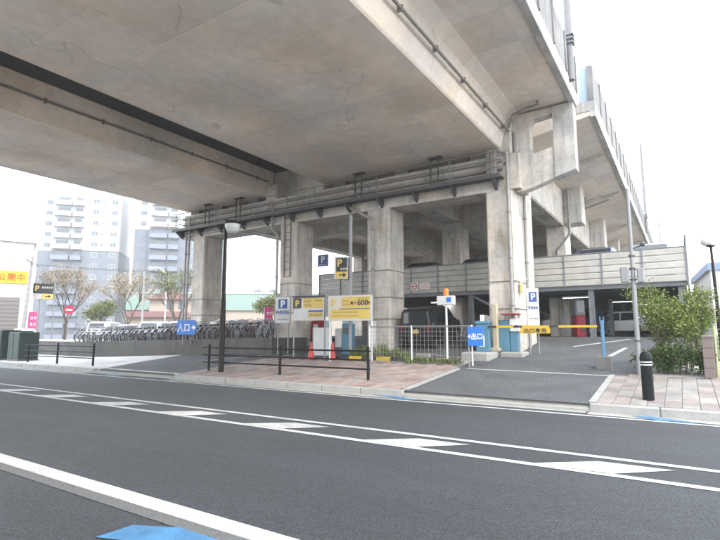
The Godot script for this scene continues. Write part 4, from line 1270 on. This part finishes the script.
# ---------------------------------------------------------------- bicycles
func bicycle(paint: Material, basket: bool) -> Node3D:
	var t := Node3D.new()
	var b := MB.new()
	var bb := Vector3(0, .28, .02); var seat := Vector3(0, .72, .2); var head := Vector3(0, .78, -.42); var rear := Vector3(0, .33, .52); var front := Vector3(0, .33, -.56)
	b.tube(bb, seat, .017, .017, 6, false); b.tube(bb, head - Vector3(0, .1, -.02), .02, .02, 6, false); b.tube(seat - Vector3(0, .2, .06), head - Vector3(0, .02, 0), .016, .016, 6, false)
	for s in [-.05, .05]:
		b.tube(rear + Vector3(s, 0, 0), bb + Vector3(s * .4, 0, 0), .01, .01, 5, false); b.tube(rear + Vector3(s, 0, 0), seat - Vector3(0, .1, 0), .01, .01, 5, false)
		b.tube(front + Vector3(s, 0, 0), head - Vector3(0, .12, 0) + Vector3(s * .6, 0, 0), .012, .012, 5, false)
	b.tube(head - Vector3(0, .14, -.02), head + Vector3(0, .12, .03), .018, .018, 6, false)
	b.tube(Vector3(.06, .3, .5), Vector3(.1, .02, .6), .01, .01, 5, false)
	part(b, "frame", paint, t)
	for z in [rear.z, front.z]:
		b = MB.new()
		b.ring(Vector3(0, .33, z), Vector3(1, 0, 0), .31, .02, 18, 5)
		var w := part(b, "wheel", M.rubber, t)
		b = MB.new()
		b.ring(Vector3(0, .33, z), Vector3(1, 0, 0), .285, .012, 18, 4)
		for i in 9:
			var a := TAU * i / 9
			b.tube(Vector3(.0, .33, z), Vector3(0, .33 + cos(a) * .285, z + sin(a) * .285), .004, .004, 3, false)
		part(b, "rim", M.bike_metal, w)
		b = MB.new()
		for i in 6:
			var a0 := -.9 + i * .32; var a1 := a0 + .32
			b.quad(Vector3(-.03, .33 + cos(a0) * .35, z + sin(a0) * .35), Vector3(-.03, .33 + cos(a1) * .35, z + sin(a1) * .35), Vector3(.03, .33 + cos(a1) * .35, z + sin(a1) * .35), Vector3(.03, .33 + cos(a0) * .35, z + sin(a0) * .35))
		part(b, "mudguard", M.bike_metal, t)
	b = MB.new()
	b.path([Vector3(-.27, 1.0, -.2), Vector3(-.22, 1.02, -.36), Vector3(0, .95, -.4), Vector3(.22, 1.02, -.36), Vector3(.27, 1.0, -.2)], .013, 6)
	b.tube(head, Vector3(0, .96, -.39), .014, .014, 6)
	part(b, "handlebar", M.bike_metal, t)
	b = MB.new()
	b.ball(Vector3(0, .8, .2), .1, 8, 5, Vector3(.85, .4, 1.3))
	b.tube(seat, Vector3(0, .8, .2), .014, .014, 6)
	part(b, "saddle", M.black, t)
	b = MB.new()
	for s in [-.06, .06]: b.tube(Vector3(s, .7, .25), Vector3(s, .7, .78), .008, .008, 4)
	for i in 4: b.tube(Vector3(-.06, .7, .35 + i * .14), Vector3(.06, .7, .35 + i * .14), .006, .006, 4)
	b.tube(Vector3(.06, .7, .7), Vector3(.05, .33, .54), .007, .007, 4); b.tube(Vector3(-.06, .7, .7), Vector3(-.05, .33, .54), .007, .007, 4)
	part(b, "rack", M.bike_metal, t)
	if basket:
		b = MB.new()
		for i in 5:
			var y := .72 + i * .06
			var e := .12 + i * .012
			b.path([Vector3(-e - .03, y, -.5 + .0), Vector3(e + .03, y, -.5), Vector3(e + .03, y, -.72 - i * .02), Vector3(-e - .03, y, -.72 - i * .02), Vector3(-e - .03, y, -.5)], .006, 4)
		for i in 7:
			var x := -.15 + i * .05
			b.tube(Vector3(x, .72, -.5), Vector3(x * 1.2, .96, -.5), .005, .005, 3, false); b.tube(Vector3(x, .72, -.72), Vector3(x * 1.2, .96, -.8), .005, .005, 3, false)
			b.tube(Vector3(x, .72, -.5), Vector3(x, .72, -.72), .005, .005, 3, false)
		part(b, "basket", M.galv, t)
	return t
func build_bicycles() -> void:
	var kinds := []
	var hues := [["silver", Color(.42, .43, .44)], ["black", Color(.02, .02, .022)], ["white", Color(.7, .7, .69)], ["dark red", Color(.22, .03, .04)], ["dark blue", Color(.03, .05, .14)]]
	for h in hues:
		for k in [true, false]:
			kinds.append([h[0], k, bicycle(mat(h[1], .35, null, 1.0, {"coat": .6}), k)])
	var r := RandomNumberGenerator.new()
	r.seed = 5
	for row in 3:
		var x := -34.0 + row * .13
		while x < -17.0:
			var z: float = [-18.15, -20.6, -22.6][row]
			if row == 1 and (absf(x + 23.5) < 1.3 or absf(x + 16.7) < 1.3):
				x += .3
				continue
			if row == 0 and absf(x + 23.54) < .9: z = -18.05
			var pick: Array = kinds[[0, 0, 0, 2, 2, 2, 4, 6, 8, 1, 3][r.randi() % 11]]
			var o: Node3D = pick[2].duplicate()
			o.name = numbered("bicycle")
			add_child(o, true)
			o.position = Vector3(x, terrace(x) - .005, z + r.randf_range(-.06, .06))
			o.rotation_degrees = Vector3(0, r.randf_range(-9, 9) + 24 + (180 if r.randf() < .25 else 0), r.randf_range(-4, 3))
			var where := "in front of the first pillar" if x < -22.6 and x > -24.6 else ("left of the first pillar" if x < -23 else "between the first and second pillars")
			meta(o, "%s bicycle %s in the %s row, %s" % [pick[0], "with front basket" if pick[1] else "without basket", ["front", "middle", "rear"][row], where], "bicycle", "%s bicycles, %s row, %s, %s" % [pick[0], ["front", "middle", "rear"][row], where, "basket" if pick[1] else "no basket"])
			x += r.randf_range(.27, .38)
	for k in kinds: k[2].free()

# ---------------------------------------------------------------- plants
func grow(b: MB, tips: Array, p: Vector3, d: Vector3, len_: float, r: float, depth: int, g: RandomNumberGenerator, spread: float, leafy := 2) -> void:
	var q := p + d * len_
	b.tube(p, q, r, r * .68, 5 if depth < 3 else 7, false)
	if depth <= leafy: tips.append([p, q])
	if depth == 0: return
	var n := 2 if g.randf() < .45 else 3
	for i in n:
		var e := (d + Vector3(g.randf_range(-1, 1), g.randf_range(-.35, .75), g.randf_range(-1, 1)) * spread).normalized()
		grow(b, tips, q, e, len_ * g.randf_range(.66, .86), r * .66, depth - 1, g, spread, leafy)
func leaves(tips: Array, per: int, size: float, cols: Array, g: RandomNumberGenerator, scatter: float) -> MB:
	var b := MB.new()
	b.use_col = true
	for t in tips:
		for i in per:
			var p: Vector3 = (t[0] as Vector3).lerp(t[1], g.randf()) + Vector3(g.randfn(), g.randfn(), g.randfn()) * scatter
			var u := Vector3(g.randf_range(-1, 1), g.randf_range(-1, 1), g.randf_range(-1, 1)).normalized()
			var w := u.cross(Vector3(g.randf_range(-1, 1), g.randf_range(-1, 1), g.randf_range(-1, 1))).normalized()
			var s := size * g.randf_range(.6, 1.3)
			var c: Color = cols[g.randi() % cols.size()]
			b.col = c * g.randf_range(.8, 1.2)
			b.quad(p - u * s, p + w * s * .45, p + u * s, p - w * s * .45)
	return b
func tree(called: String, label: String, at: Vector3, h: float, trunk: float, depth: int, spread: float, per: int, leaf: float, cols: Array, sd: int, group := "", scatter := .12, bark: Material = null) -> void:
	var g := RandomNumberGenerator.new()
	g.seed = sd
	var t := thing(called, label, "tree", at, 0, group)
	var b := MB.new()
	var tips := []
	b.tube(Vector3(0, -.1, 0), Vector3(0, h * .28, 0), trunk, trunk * .8, 9, false)
	for i in 5:
		grow(b, tips, Vector3(0, h * (.24 + .02 * i), 0), Vector3(cos(i * 1.6 + sd) * .42, 1, sin(i * 1.6 + sd) * .42).normalized(), h * g.randf_range(.16, .22), trunk * .45, depth, g, spread)
	part(b, "trunk", bark if bark else M.bark, t)
	part(leaves(tips, per, leaf, cols, g, scatter), "crown", M.leaf, t)
func build_plants() -> void:
	var g := RandomNumberGenerator.new()
	g.seed = 77
	# the shrub beside the pole
	var sh := thing("shrub", "tall loose light green shrub in the bed beside the grey pole", "shrub", on(-.2, -16.4))
	var b := MB.new()
	var tips := []
	for i in 24:
		var a := g.randf() * TAU
		var p := Vector3(cos(a) * .32 - .02, -.05, sin(a) * .3)
		grow(b, tips, p, Vector3(cos(a) * .2, 1, sin(a) * .25).normalized(), g.randf_range(.44, .76), .012, 4, g, .29, 4)
	part(b, "branches", M.bark, sh)
	part(leaves(tips, 10, .038, [Color(.12, .17, .04), Color(.16, .19, .05), Color(.08, .13, .03), Color(.2, .21, .075)], g, .08), "foliage", M.leaf, sh)
	var low := thing("bush", "low dark green bush at the foot of the light green shrub", "bush", on(-.35, -15.75))
	b = MB.new(); tips = []
	for i in 16:
		var a := g.randf() * TAU
		var rr := g.randf_range(.1, 1.0)
		grow(b, tips, Vector3(cos(a) * .75 * rr + .2, -.03, sin(a) * .35 * rr), Vector3(cos(a) * .5, .9, sin(a) * .4).normalized(), g.randf_range(.16, .28), .01, 3, g, .6, 3)
	part(b, "branches", M.bark, low)
	part(leaves(tips, 14, .042, [Color(.03, .065, .018), Color(.045, .085, .025), Color(.06, .1, .03), Color(.08, .075, .035)], g, .07), "foliage", M.leaf, low)
	# earth of the two beds
	struct(sheet(-12.0, -6.2, -15.9, -12.0, -6.3, -17.0, .012, 10, 4), "planting_bed", M.earth)
	struct(sheet(-1.0, .4, -15.25, -1.2, 2.0, -18.2, .012, 6, 6), "shrub_bed", M.earth)
	# clumps of weeds in the strip
	for q in [[-10.9, -16.55, .5], [-10.3, -16.6, .62], [-9.7, -16.5, .75], [-9.25, -16.7, .5], [-8.7, -16.5, .42], [-8.2, -16.1, .3], [-7.7, -16.1, .24], [-7.2, -16.15, .2], [-6.7, -16.15, .22]]:
		var w := thing("weed_clump", "", "plant", on(q[0], q[1]), 0, "weeds along the planting strip")
		w.set_meta("label", "green weed clump %s" % ["left of the striped kerb's middle, lowest on that side", "in front of the third pillar, beside the drainpipe", "tallest of the planting strip, by the van's left corner", "under the van's number plate", "right of the van's number plate", "by the first white fence post", "between the two middle fence posts, larger one", "between the two middle fence posts, smaller one", "nearest the exit sign"][[-10.9, -10.3, -9.7, -9.25, -8.7, -8.2, -7.7, -7.2, -6.7].find(q[0])])
		b = MB.new(); b.use_col = true
		for i in 150:
			var a := g.randf() * TAU
			var rr := g.randf() * .35
			var p := Vector3(cos(a) * rr, 0, sin(a) * rr * .6)
			var top: Vector3 = p + Vector3(g.randfn() * .12, q[2] * g.randf_range(.35, 1.0), g.randfn() * .1)
			var sd := Vector3(cos(a + 1.0), 0, sin(a + 1.0)) * .014
			b.col = [Color(.08, .13, .04), Color(.12, .16, .05), Color(.18, .17, .08)][i % 3]
			var mid := p.lerp(top, .6) + Vector3(g.randfn() * .02, .02, g.randfn() * .02)
			b.quad(p - sd, mid - sd, mid + sd, p + sd); b.tri(mid - sd, top, mid + sd)
		part(b, "blades", M.leaf, w)
		b = MB.new(); b.use_col = true
		for i in 60:
			var a := g.randf() * TAU
			var p := Vector3(cos(a) * g.randf() * .3, g.randf_range(.1, .8) * q[2], sin(a) * g.randf() * .2)
			var u := Vector3(g.randfn(), g.randfn(), g.randfn()).normalized() * .04
			var v := u.cross(Vector3(g.randfn(), g.randfn(), g.randfn()).normalized()) * .6
			b.col = [Color(.1, .16, .05), Color(.06, .11, .04)][i % 2]
			b.quad(p - u, p + v, p + u, p - v)
		part(b, "leaves", M.leaf, w)
	# street trees behind the bicycle park, just coming into leaf
	var buds := [Color(.27, .22, .165), Color(.33, .27, .215), Color(.26, .235, .15), Color(.36, .3, .25)]
	tree("cherry_tree", "budding tree nearest the one-way sign, before the left tower", Vector3(-54.2, .15, -27.2), 8.6, .15, 5, .5, 7, .07, buds, 4, "budding street trees", .18)
	tree("cherry_tree", "budding tree in front of the gap between the two towers", Vector3(-46.6, .15, -29.4), 7.6, .14, 5, .5, 7, .07, buds, 9, "budding street trees", .18)
	tree("cherry_tree", "slender tree with yellow-green leaves left of the first pillar", Vector3(-38.8, .15, -29.2), 7.4, .14, 5, .42, 2, .09, [Color(.16, .18, .07), Color(.2, .21, .1)], 14, "budding street trees", .15)
	var greens := [Color(.09, .12, .04), Color(.12, .14, .055), Color(.17, .16, .08)]
	tree("street_tree", "small green tree seen between the first and second pillars", Vector3(-36.5, .15, -40.0), 5.4, .14, 5, .55, 4, .12, greens, 21, "", .25)
	tree("street_tree", "green tree left of the pale two-storey house", Vector3(-64.0, .15, -36.5), 5.5, .15, 5, .55, 5, .14, greens, 25, "", .3)

# ---------------------------------------------------------------- the town behind
func at_px(px: float, depth: float) -> Vector3:
	var yaw := deg_to_rad(32.92)
	var f := Vector3(-sin(yaw), 0, -cos(yaw)); var r := Vector3(cos(yaw), 0, -sin(yaw))
	return f * depth + r * depth * (px - 360.0) / 502.0
func tower(label: String, at: Vector3, turn: float, w: float, d: float, floors: int, sd: int) -> void:
	var t := thing("apartment_tower", label, "building", at, turn, "apartment towers")
	var fh := 2.95
	var split := 8 if sd == 1 else 10
	var white := mat(Color(.36, .365, .375), .8); var blue := mat(Color(.115, .13, .155), .8)
	var b := MB.new(); b.box(Vector3(0, -1, 0), Vector3(w, split * fh, -d)); part(b, "lower_wall", blue, t)
	b = MB.new(); b.box(Vector3(0, split * fh, 0), Vector3(w, floors * fh + 1.2, -d)); part(b, "upper_wall", white, t)
	b = MB.new(); b.box(Vector3(-4.5, -1, -3.5), Vector3(-.01, split * fh, -d)); part(b, "lower_wing", blue, t)
	b = MB.new(); b.box(Vector3(-4.5, split * fh, -3.5), Vector3(-.01, floors * fh, -d)); part(b, "upper_wing", white, t)
	b = MB.new(); b.box(Vector3(w * .3, floors * fh + 1.2, -3), Vector3(w * .6, floors * fh + 4.0, -8)); part(b, "roof_house", white, t)
	var wb := MB.new(); wb.box(Vector3(0, 0, -.05), Vector3(1.5, 1.15, .04))
	var wm := wb.mesh()
	var fb := MB.new(); fb.box(Vector3(-.08, -.08, -.05), Vector3(1.58, 0, .07)); fb.box(Vector3(-.08, 1.15, -.05), Vector3(1.58, 1.23, .07)); fb.box(Vector3(-.08, 0, -.05), Vector3(0, 1.15, .07)); fb.box(Vector3(1.5, 0, -.05), Vector3(1.58, 1.15, .07)); fb.box(Vector3(.72, 0, -.05), Vector3(.78, 1.15, .07))
	var fm := fb.mesh()
	var bal := MB.new(); bal.box(Vector3(0, 0, 0), Vector3(4.2, .18, 1.5)); bal.box(Vector3(0, .18, 1.4), Vector3(4.2, 1.2, 1.5)); bal.box(Vector3(0, .18, 0), Vector3(.1, 1.2, 1.4)); bal.box(Vector3(4.1, .18, 0), Vector3(4.2, 1.2, 1.4))
	var bm := bal.mesh()
	var dk := MB.new(); dk.box(Vector3(0, .2, -.02), Vector3(3.0, 2.4, .03))
	var dm := dk.mesh()
	for i in floors:
		for x: float in [.58, .86]:
			var o := piece(wm, "window", M.window, t)
			o.position = Vector3(w * x, i * fh + 1.0, .0)
			var f := piece(fm, "frame", white, o)
		var sm := piece(wm, "small_window", M.window, t)
		sm.position = Vector3(w * .72, i * fh + 1.2, 0); sm.scale = Vector3(.35, .5, 1)
		var o2 := piece(bm, "balcony", white if i >= split else mat(Color(.14, .16, .2), .8), t)
		o2.position = Vector3(.4, i * fh, 0)
		var o3 := piece(dm, "balcony_door", M.window, t)
		o3.position = Vector3(1.0, i * fh, 0)
		o2 = piece(bm, "balcony", white if i >= split else mat(Color(.14, .16, .2), .8), t)
		o2.position = Vector3(5.0, i * fh, 0); o2.scale.x = .6
		o3 = piece(dm, "balcony_door", M.window, t)
		o3.position = Vector3(5.3, i * fh, 0); o3.scale.x = .55
		var o4 := piece(wm, "wing_window", M.window, t)
		o4.position = Vector3(-3.0, i * fh + 1.0, -3.5)
	b = MB.new(); b.cbox(Vector3(w * .5, split * fh, .03), Vector3(w, .3, .2)); part(b, "string_course", white, t)

func build_town() -> void:
	var b: MB
	tower("pale apartment tower with blue-grey lower half, the left one", Vector3(-138.6, 0, -64.4), 46, 16.5, 14, 13, 1)
	tower("pale apartment tower with blue-grey lower half, partly behind the first pillar", Vector3(-117.4, 0, -78.6), 46, 19, 16, 15, 2)
	# shop with a yellow banner
	var s := thing("shop", "white shop with dark grey shutter and yellow banner at the left edge", "building", Vector3(-49.6, .15, -21.6), 68)
	b = MB.new(); b.box(Vector3(-14, 0, -12), Vector3(0, 9.6, 0)); part(b, "wall", M.white, s)
	b = MB.new(); b.box(Vector3(-8.0, .2, -.1), Vector3(-.75, 4.6, .04)); part(b, "shutter", mat(Color(.14, .13, .125), .7), s)
	for i in 12:
		b = MB.new(); b.box(Vector3(-7.9, .4 + i * .35, .045), Vector3(-.85, .43 + i * .35, .07)); part(b, "shutter_rib", mat(Color(.11, .1, .1), .7), s)
	b = MB.new(); b.box(Vector3(-4.4, 5.85, .02), Vector3(-.3, 6.95, .1)); part(b, "banner", mat(Color(.5, .3, .02), .7), s)
	glyphs("ーム公開中", .62, Vector3(-2.2, 6.4, .105), mat(Color(.38, .075, .006), .7), s, .12)
	b = MB.new(); b.box(Vector3(-14.2, 9.6, -12.2), Vector3(.2, 9.85, .2)); part(b, "roof_edge", M.white, s)
	# white kei van in front of the shop
	var white := mat(Color(.75, .75, .74), .35, null, 1.0, {"coat": .8})
	car("parked_van", "white van beside the dark shutter at the left edge", white, Vector3(-41.0, .15, -17.6), 70, "van")
	# cars behind the bicycle park
	var silver := mat(Color(.45, .46, .47), .35, null, 1.0, {"coat": .8})
	for q in [[-43.5, -25.6, 0, "white wagon behind the bicycles, leftmost of the row"], [-40.9, -26.2, 1, "silver car second from the left behind the bicycles"], [-38.2, -27.0, 0, "white wagon third from the left behind the bicycles"], [-35.4, -27.8, 0, "white wagon fourth from the left behind the bicycles"], [-32.4, -28.6, 1, "silver car rightmost behind the bicycles left of the first pillar"]]:
		car("parked_car", q[3], silver if q[2] else white, Vector3(q[0], .85, q[1]), 30, "sedan" if q[2] else "wagon", "cars parked behind the bicycle park", false)
	b = MB.new(); b.box(Vector3(-47, .1, -25.02), Vector3(-29, .85, -33)); struct(b, "upper_lot", M.path)
	# pale house with pinkish roofs
	var h := thing("house", "small cream two-storey house with pinkish tiled roofs", "house", Vector3(-57.6, .15, -40.6), 40)
	var cream := mat(Color(.34, .29, .24), .8); var tile := mat(Color(.2, .115, .115), .8)
	b = MB.new(); b.box(Vector3(-4, 0, -6), Vector3(4, 3.6, 0)); part(b, "ground_floor", cream, h)
	b = MB.new(); b.box(Vector3(-1.5, 4.0, -6), Vector3(3.8, 6.0, -.8)); part(b, "upper_floor", cream, h)
	b = MB.new(); b.prism(PackedVector2Array([Vector2(-4.6, 3.5), Vector2(4.6, 3.5), Vector2(3.6, 4.25), Vector2(-3.4, 4.25)]), .6, -6.4); part(b, "lower_roof", tile, h)
	b = MB.new(); b.prism(PackedVector2Array([Vector2(-2.1, 5.9), Vector2(4.4, 5.9), Vector2(1.2, 7.2)]), -.2, -6.6); part(b, "upper_roof", tile, h)
	for q in [[-3.0, 1.2], [-.5, 1.2], [2.0, 1.2], [.4, 4.6], [2.2, 4.6]]:
		b = MB.new(); b.box(Vector3(q[0], q[1], -.1 if q[1] < 3 else -.9), Vector3(q[0] + 1.2, q[1] + 1.1, .04 if q[1] < 3 else -.76)); part(b, "window", M.window, h)
	# mint-green low building between the pillars
	var m := thing("warehouse", "long low building with a mint-green band seen between the first two pillars", "building", Vector3(-52.0, .15, -50.0), 36)
	var mint := mat(Color(.2, .28, .25), .7)
	b = MB.new(); b.box(Vector3(-16, 0, -10), Vector3(26, 4.6, 0)); part(b, "wall", cream, m)
	b = MB.new(); b.box(Vector3(-16.3, 4.6, -10.3), Vector3(26.3, 6.9, .3)); part(b, "band", mint, m)
	b = MB.new(); b.box(Vector3(-16.4, 6.9, -10.4), Vector3(26.4, 7.1, .4)); part(b, "roof_edge", M.white, m)
	for i in 10:
		b = MB.new(); b.box(Vector3(-14.0 + i * 4, 1.0, -.1), Vector3(-11.6 + i * 4, 3.2, .04)); part(b, "window", M.window, m)
	for i in 3:
		b = MB.new(); b.box(Vector3(1.0 + i * 2.2, 7.1, -4), Vector3(2.0 + i * 2.2, 7.9, -3)); part(b, "roof_unit", M.grey_paint, m)
	# pale building at the right edge
	var rb := thing("hall", "pale hall with a blue roof edge at the right edge of the picture", "building", Vector3(3.0, 1.4, -72.0), 4)
	b = MB.new(); b.box(Vector3(0, -.2, -20), Vector3(22, 7.6, 0)); part(b, "wall", M.white, rb)
	b = MB.new(); b.box(Vector3(-.3, 7.6, -20.3), Vector3(22.3, 8.5, .3)); part(b, "roof_edge", mat(Color(.12, .17, .27), .6), rb)
	for i in 5:
		b = MB.new(); b.box(Vector3(1.5 + i * 4, 2.0, -.1), Vector3(4.0 + i * 4, 4.0, .04)); part(b, "window", M.window, rb)
	# signs and poles on the left
	var p := thing("parking_sign", "black and yellow P board on a pole left of the first tree", "sign", Vector3(-51.7, .15, -23.6), 50)
	poles(p, [-.2, 1.0], 6.2, .05, M.galv, -.05)
	panel(p, "board", M.black, Vector3(0, 5.7, 0), Vector2(1.7, .95), .12)
	panel(p, "white_panel", M.white, Vector3(-.45, 4.95, 0), Vector2(.75, .5), .1)
	panel(p, "yellow_panel", M.pale_yellow, Vector3(.42, 4.95, 0), Vector2(.9, .5), .1)
	text("P", .5, Vector3(-.5, 5.72, .064), M.pale_yellow, p)
	b = MB.new(); bars(b, -.1, .7, 5.8, .2, .064, 41); part(b, "small_print", M.white_metal, p)
	b = MB.new(); b.cbox(Vector3(.4, 4.95, .056), Vector3(.4, .08, .01)); b.tri(Vector3(.72, 4.95, .062), Vector3(.5, 5.1, .062), Vector3(.5, 4.8, .062)); part(b, "arrow", M.black, p)
	var one := thing("road_sign", "round red no-entry sign on a thin pole before the first tree", "sign", Vector3(-39.3, .15, -19.9), 60)
	poles(one, [0.0], 3.5, .03, M.galv, -.03)
	b = MB.new(); b.tube(Vector3(0, 3.2, 0), Vector3(0, 3.2, .03), .34, .34, 20); part(b, "disc", mat(Color(.3, .01, .05), .5), one)
	b = MB.new(); b.cbox(Vector3(0, 3.2, .035), Vector3(.44, .12, .012)); part(b, "bar", M.white_metal, one)
	for q in [[-44.4, -19.3, 60, "pink vertical banner flag at the left behind the guard rail", 1.0], [-27.0, -28.2, 40, "pink vertical banner flag seen left of the second pillar", 1.3]]:
		var f := thing("banner_flag", q[3], "flag", Vector3(q[0], q[4], q[1]), q[2], "pink banner flags")
		poles(f, [0.0], 2.4 if q[4] < 1.1 else 2.2, .02, M.white_metal)
		panel(f, "cloth", M.pink, Vector3(.32, 1.35, 0), Vector2(.6, 1.9), .01)
		b = MB.new(); bars(b, .18, .46, 1.8, .22, .008, 51); bars(b, .18, .46, 1.3, .22, .008, 52); part(b, "lettering", M.white_metal, f)
	var up := thing("utility_pole", "leaning concrete utility pole beside the shop", "pole", Vector3(-46.9, .15, -20.0))
	b = MB.new(); b.tube(Vector3(0, 0, 0), Vector3(1.2, 7.9, .15), .16, .12, 10); part(b, "shaft", M.pipe, up)
	b = MB.new(); b.tube(Vector3(.1, 7.2, -.9), Vector3(2.1, 7.4, 1.0), .04); part(b, "cross_arm", M.dark_metal, up)
	for k in [[7.3, -.6], [7.35, .6]]:
		b = MB.new()
		var a := Vector3(-45.8, k[0], -19.9 + k[1])
		var prev := a
		for i in range(1, 13):
			var t := i / 12.0
			var q := a.lerp(Vector3(-29.0, 8.6, -40.0 + k[1]), t) - Vector3(0, sin(t * PI) * .8, 0)
			b.tube(prev, q, .015, .015, 4, false)
			prev = q
		solo(b, "power_line", M.black, "thin power line sagging across the left background, %s one" % ("front" if k[1] > 0 else "rear"), "cable")
	var sl := thing("street_lamp", "white curved street lamp right of the pale house", "street lamp", Vector3(-52.2, .15, -37.6), 30)
	b = MB.new(); b.path([Vector3.ZERO, Vector3(0, 7.6, 0), Vector3(-.2, 8.6, 0), Vector3(-.8, 9.2, 0), Vector3(-1.6, 9.35, 0)], .08); part(b, "pole", M.white_metal, sl)
	b = MB.new(); b.ball(Vector3(-1.9, 9.3, 0), .3, 10, 6, Vector3(1.4, .4, .6)); part(b, "head", M.white_metal, sl)
	var tp := thing("utility_pole", "slim dark pole left of the entrance sign", "pole", Vector3(-38.0, .15, -25.2))
	b = MB.new(); b.tube(Vector3.ZERO, Vector3(0, 6.6, 0), .1, .08, 8); part(b, "shaft", M.pipe, tp)
	b = MB.new(); b.tube(Vector3(-.3, 5.9, 0), Vector3(.3, 5.9, 0), .04); part(b, "cross_arm", M.dark_metal, tp)

func _ready() -> void:
	rng.seed = 12
	var cam := Camera3D.new()
	cam.name = "camera"
	cam.fov = 56.93
	cam.far = 2000.0
	cam.near = .05
	add_child(cam)
	cam.position = Vector3(0, 1.6, 0)
	cam.rotation_degrees = Vector3(7.21, 32.92, 0)
	cam.current = true
	var sky := ProceduralSkyMaterial.new()
	sky.sky_top_color = Color(.80, .84, .89)
	sky.sky_horizon_color = Color(1, 1, 1)
	sky.ground_horizon_color = Color(.8, .8, .8)
	sky.ground_bottom_color = Color(.3, .3, .3)
	sky.sky_curve = .2
	sky.energy_multiplier = 1.0
	var env := Environment.new()
	env.background_mode = Environment.BG_SKY
	env.sky = Sky.new()
	env.sky.sky_material = sky
	env.tonemap_mode = Environment.TONE_MAPPER_LINEAR
	env.tonemap_exposure = 7.4
	env.fog_enabled = true
	env.fog_density = .001
	env.fog_light_color = Color(1, 1, 1)
	env.sdfgi_enabled = true
	env.ssao_enabled = true
	env.ssil_enabled = true
	var we := WorldEnvironment.new()
	we.name = "world"
	we.environment = env
	add_child(we)
	var sun := DirectionalLight3D.new()
	sun.name = "sun"
	sun.light_energy = .22
	sun.light_angular_distance = 25.0
	sun.light_color = Color(1, .98, .94)
	sun.shadow_enabled = true
	sun.rotation_degrees = Vector3(-48, 65, 0)
	add_child(sun)
	make_materials()
	build_ground()
	build_viaduct()
	build_car_park()
	build_street()
	build_signs()
	build_bicycles()
	build_plants()
	build_town()
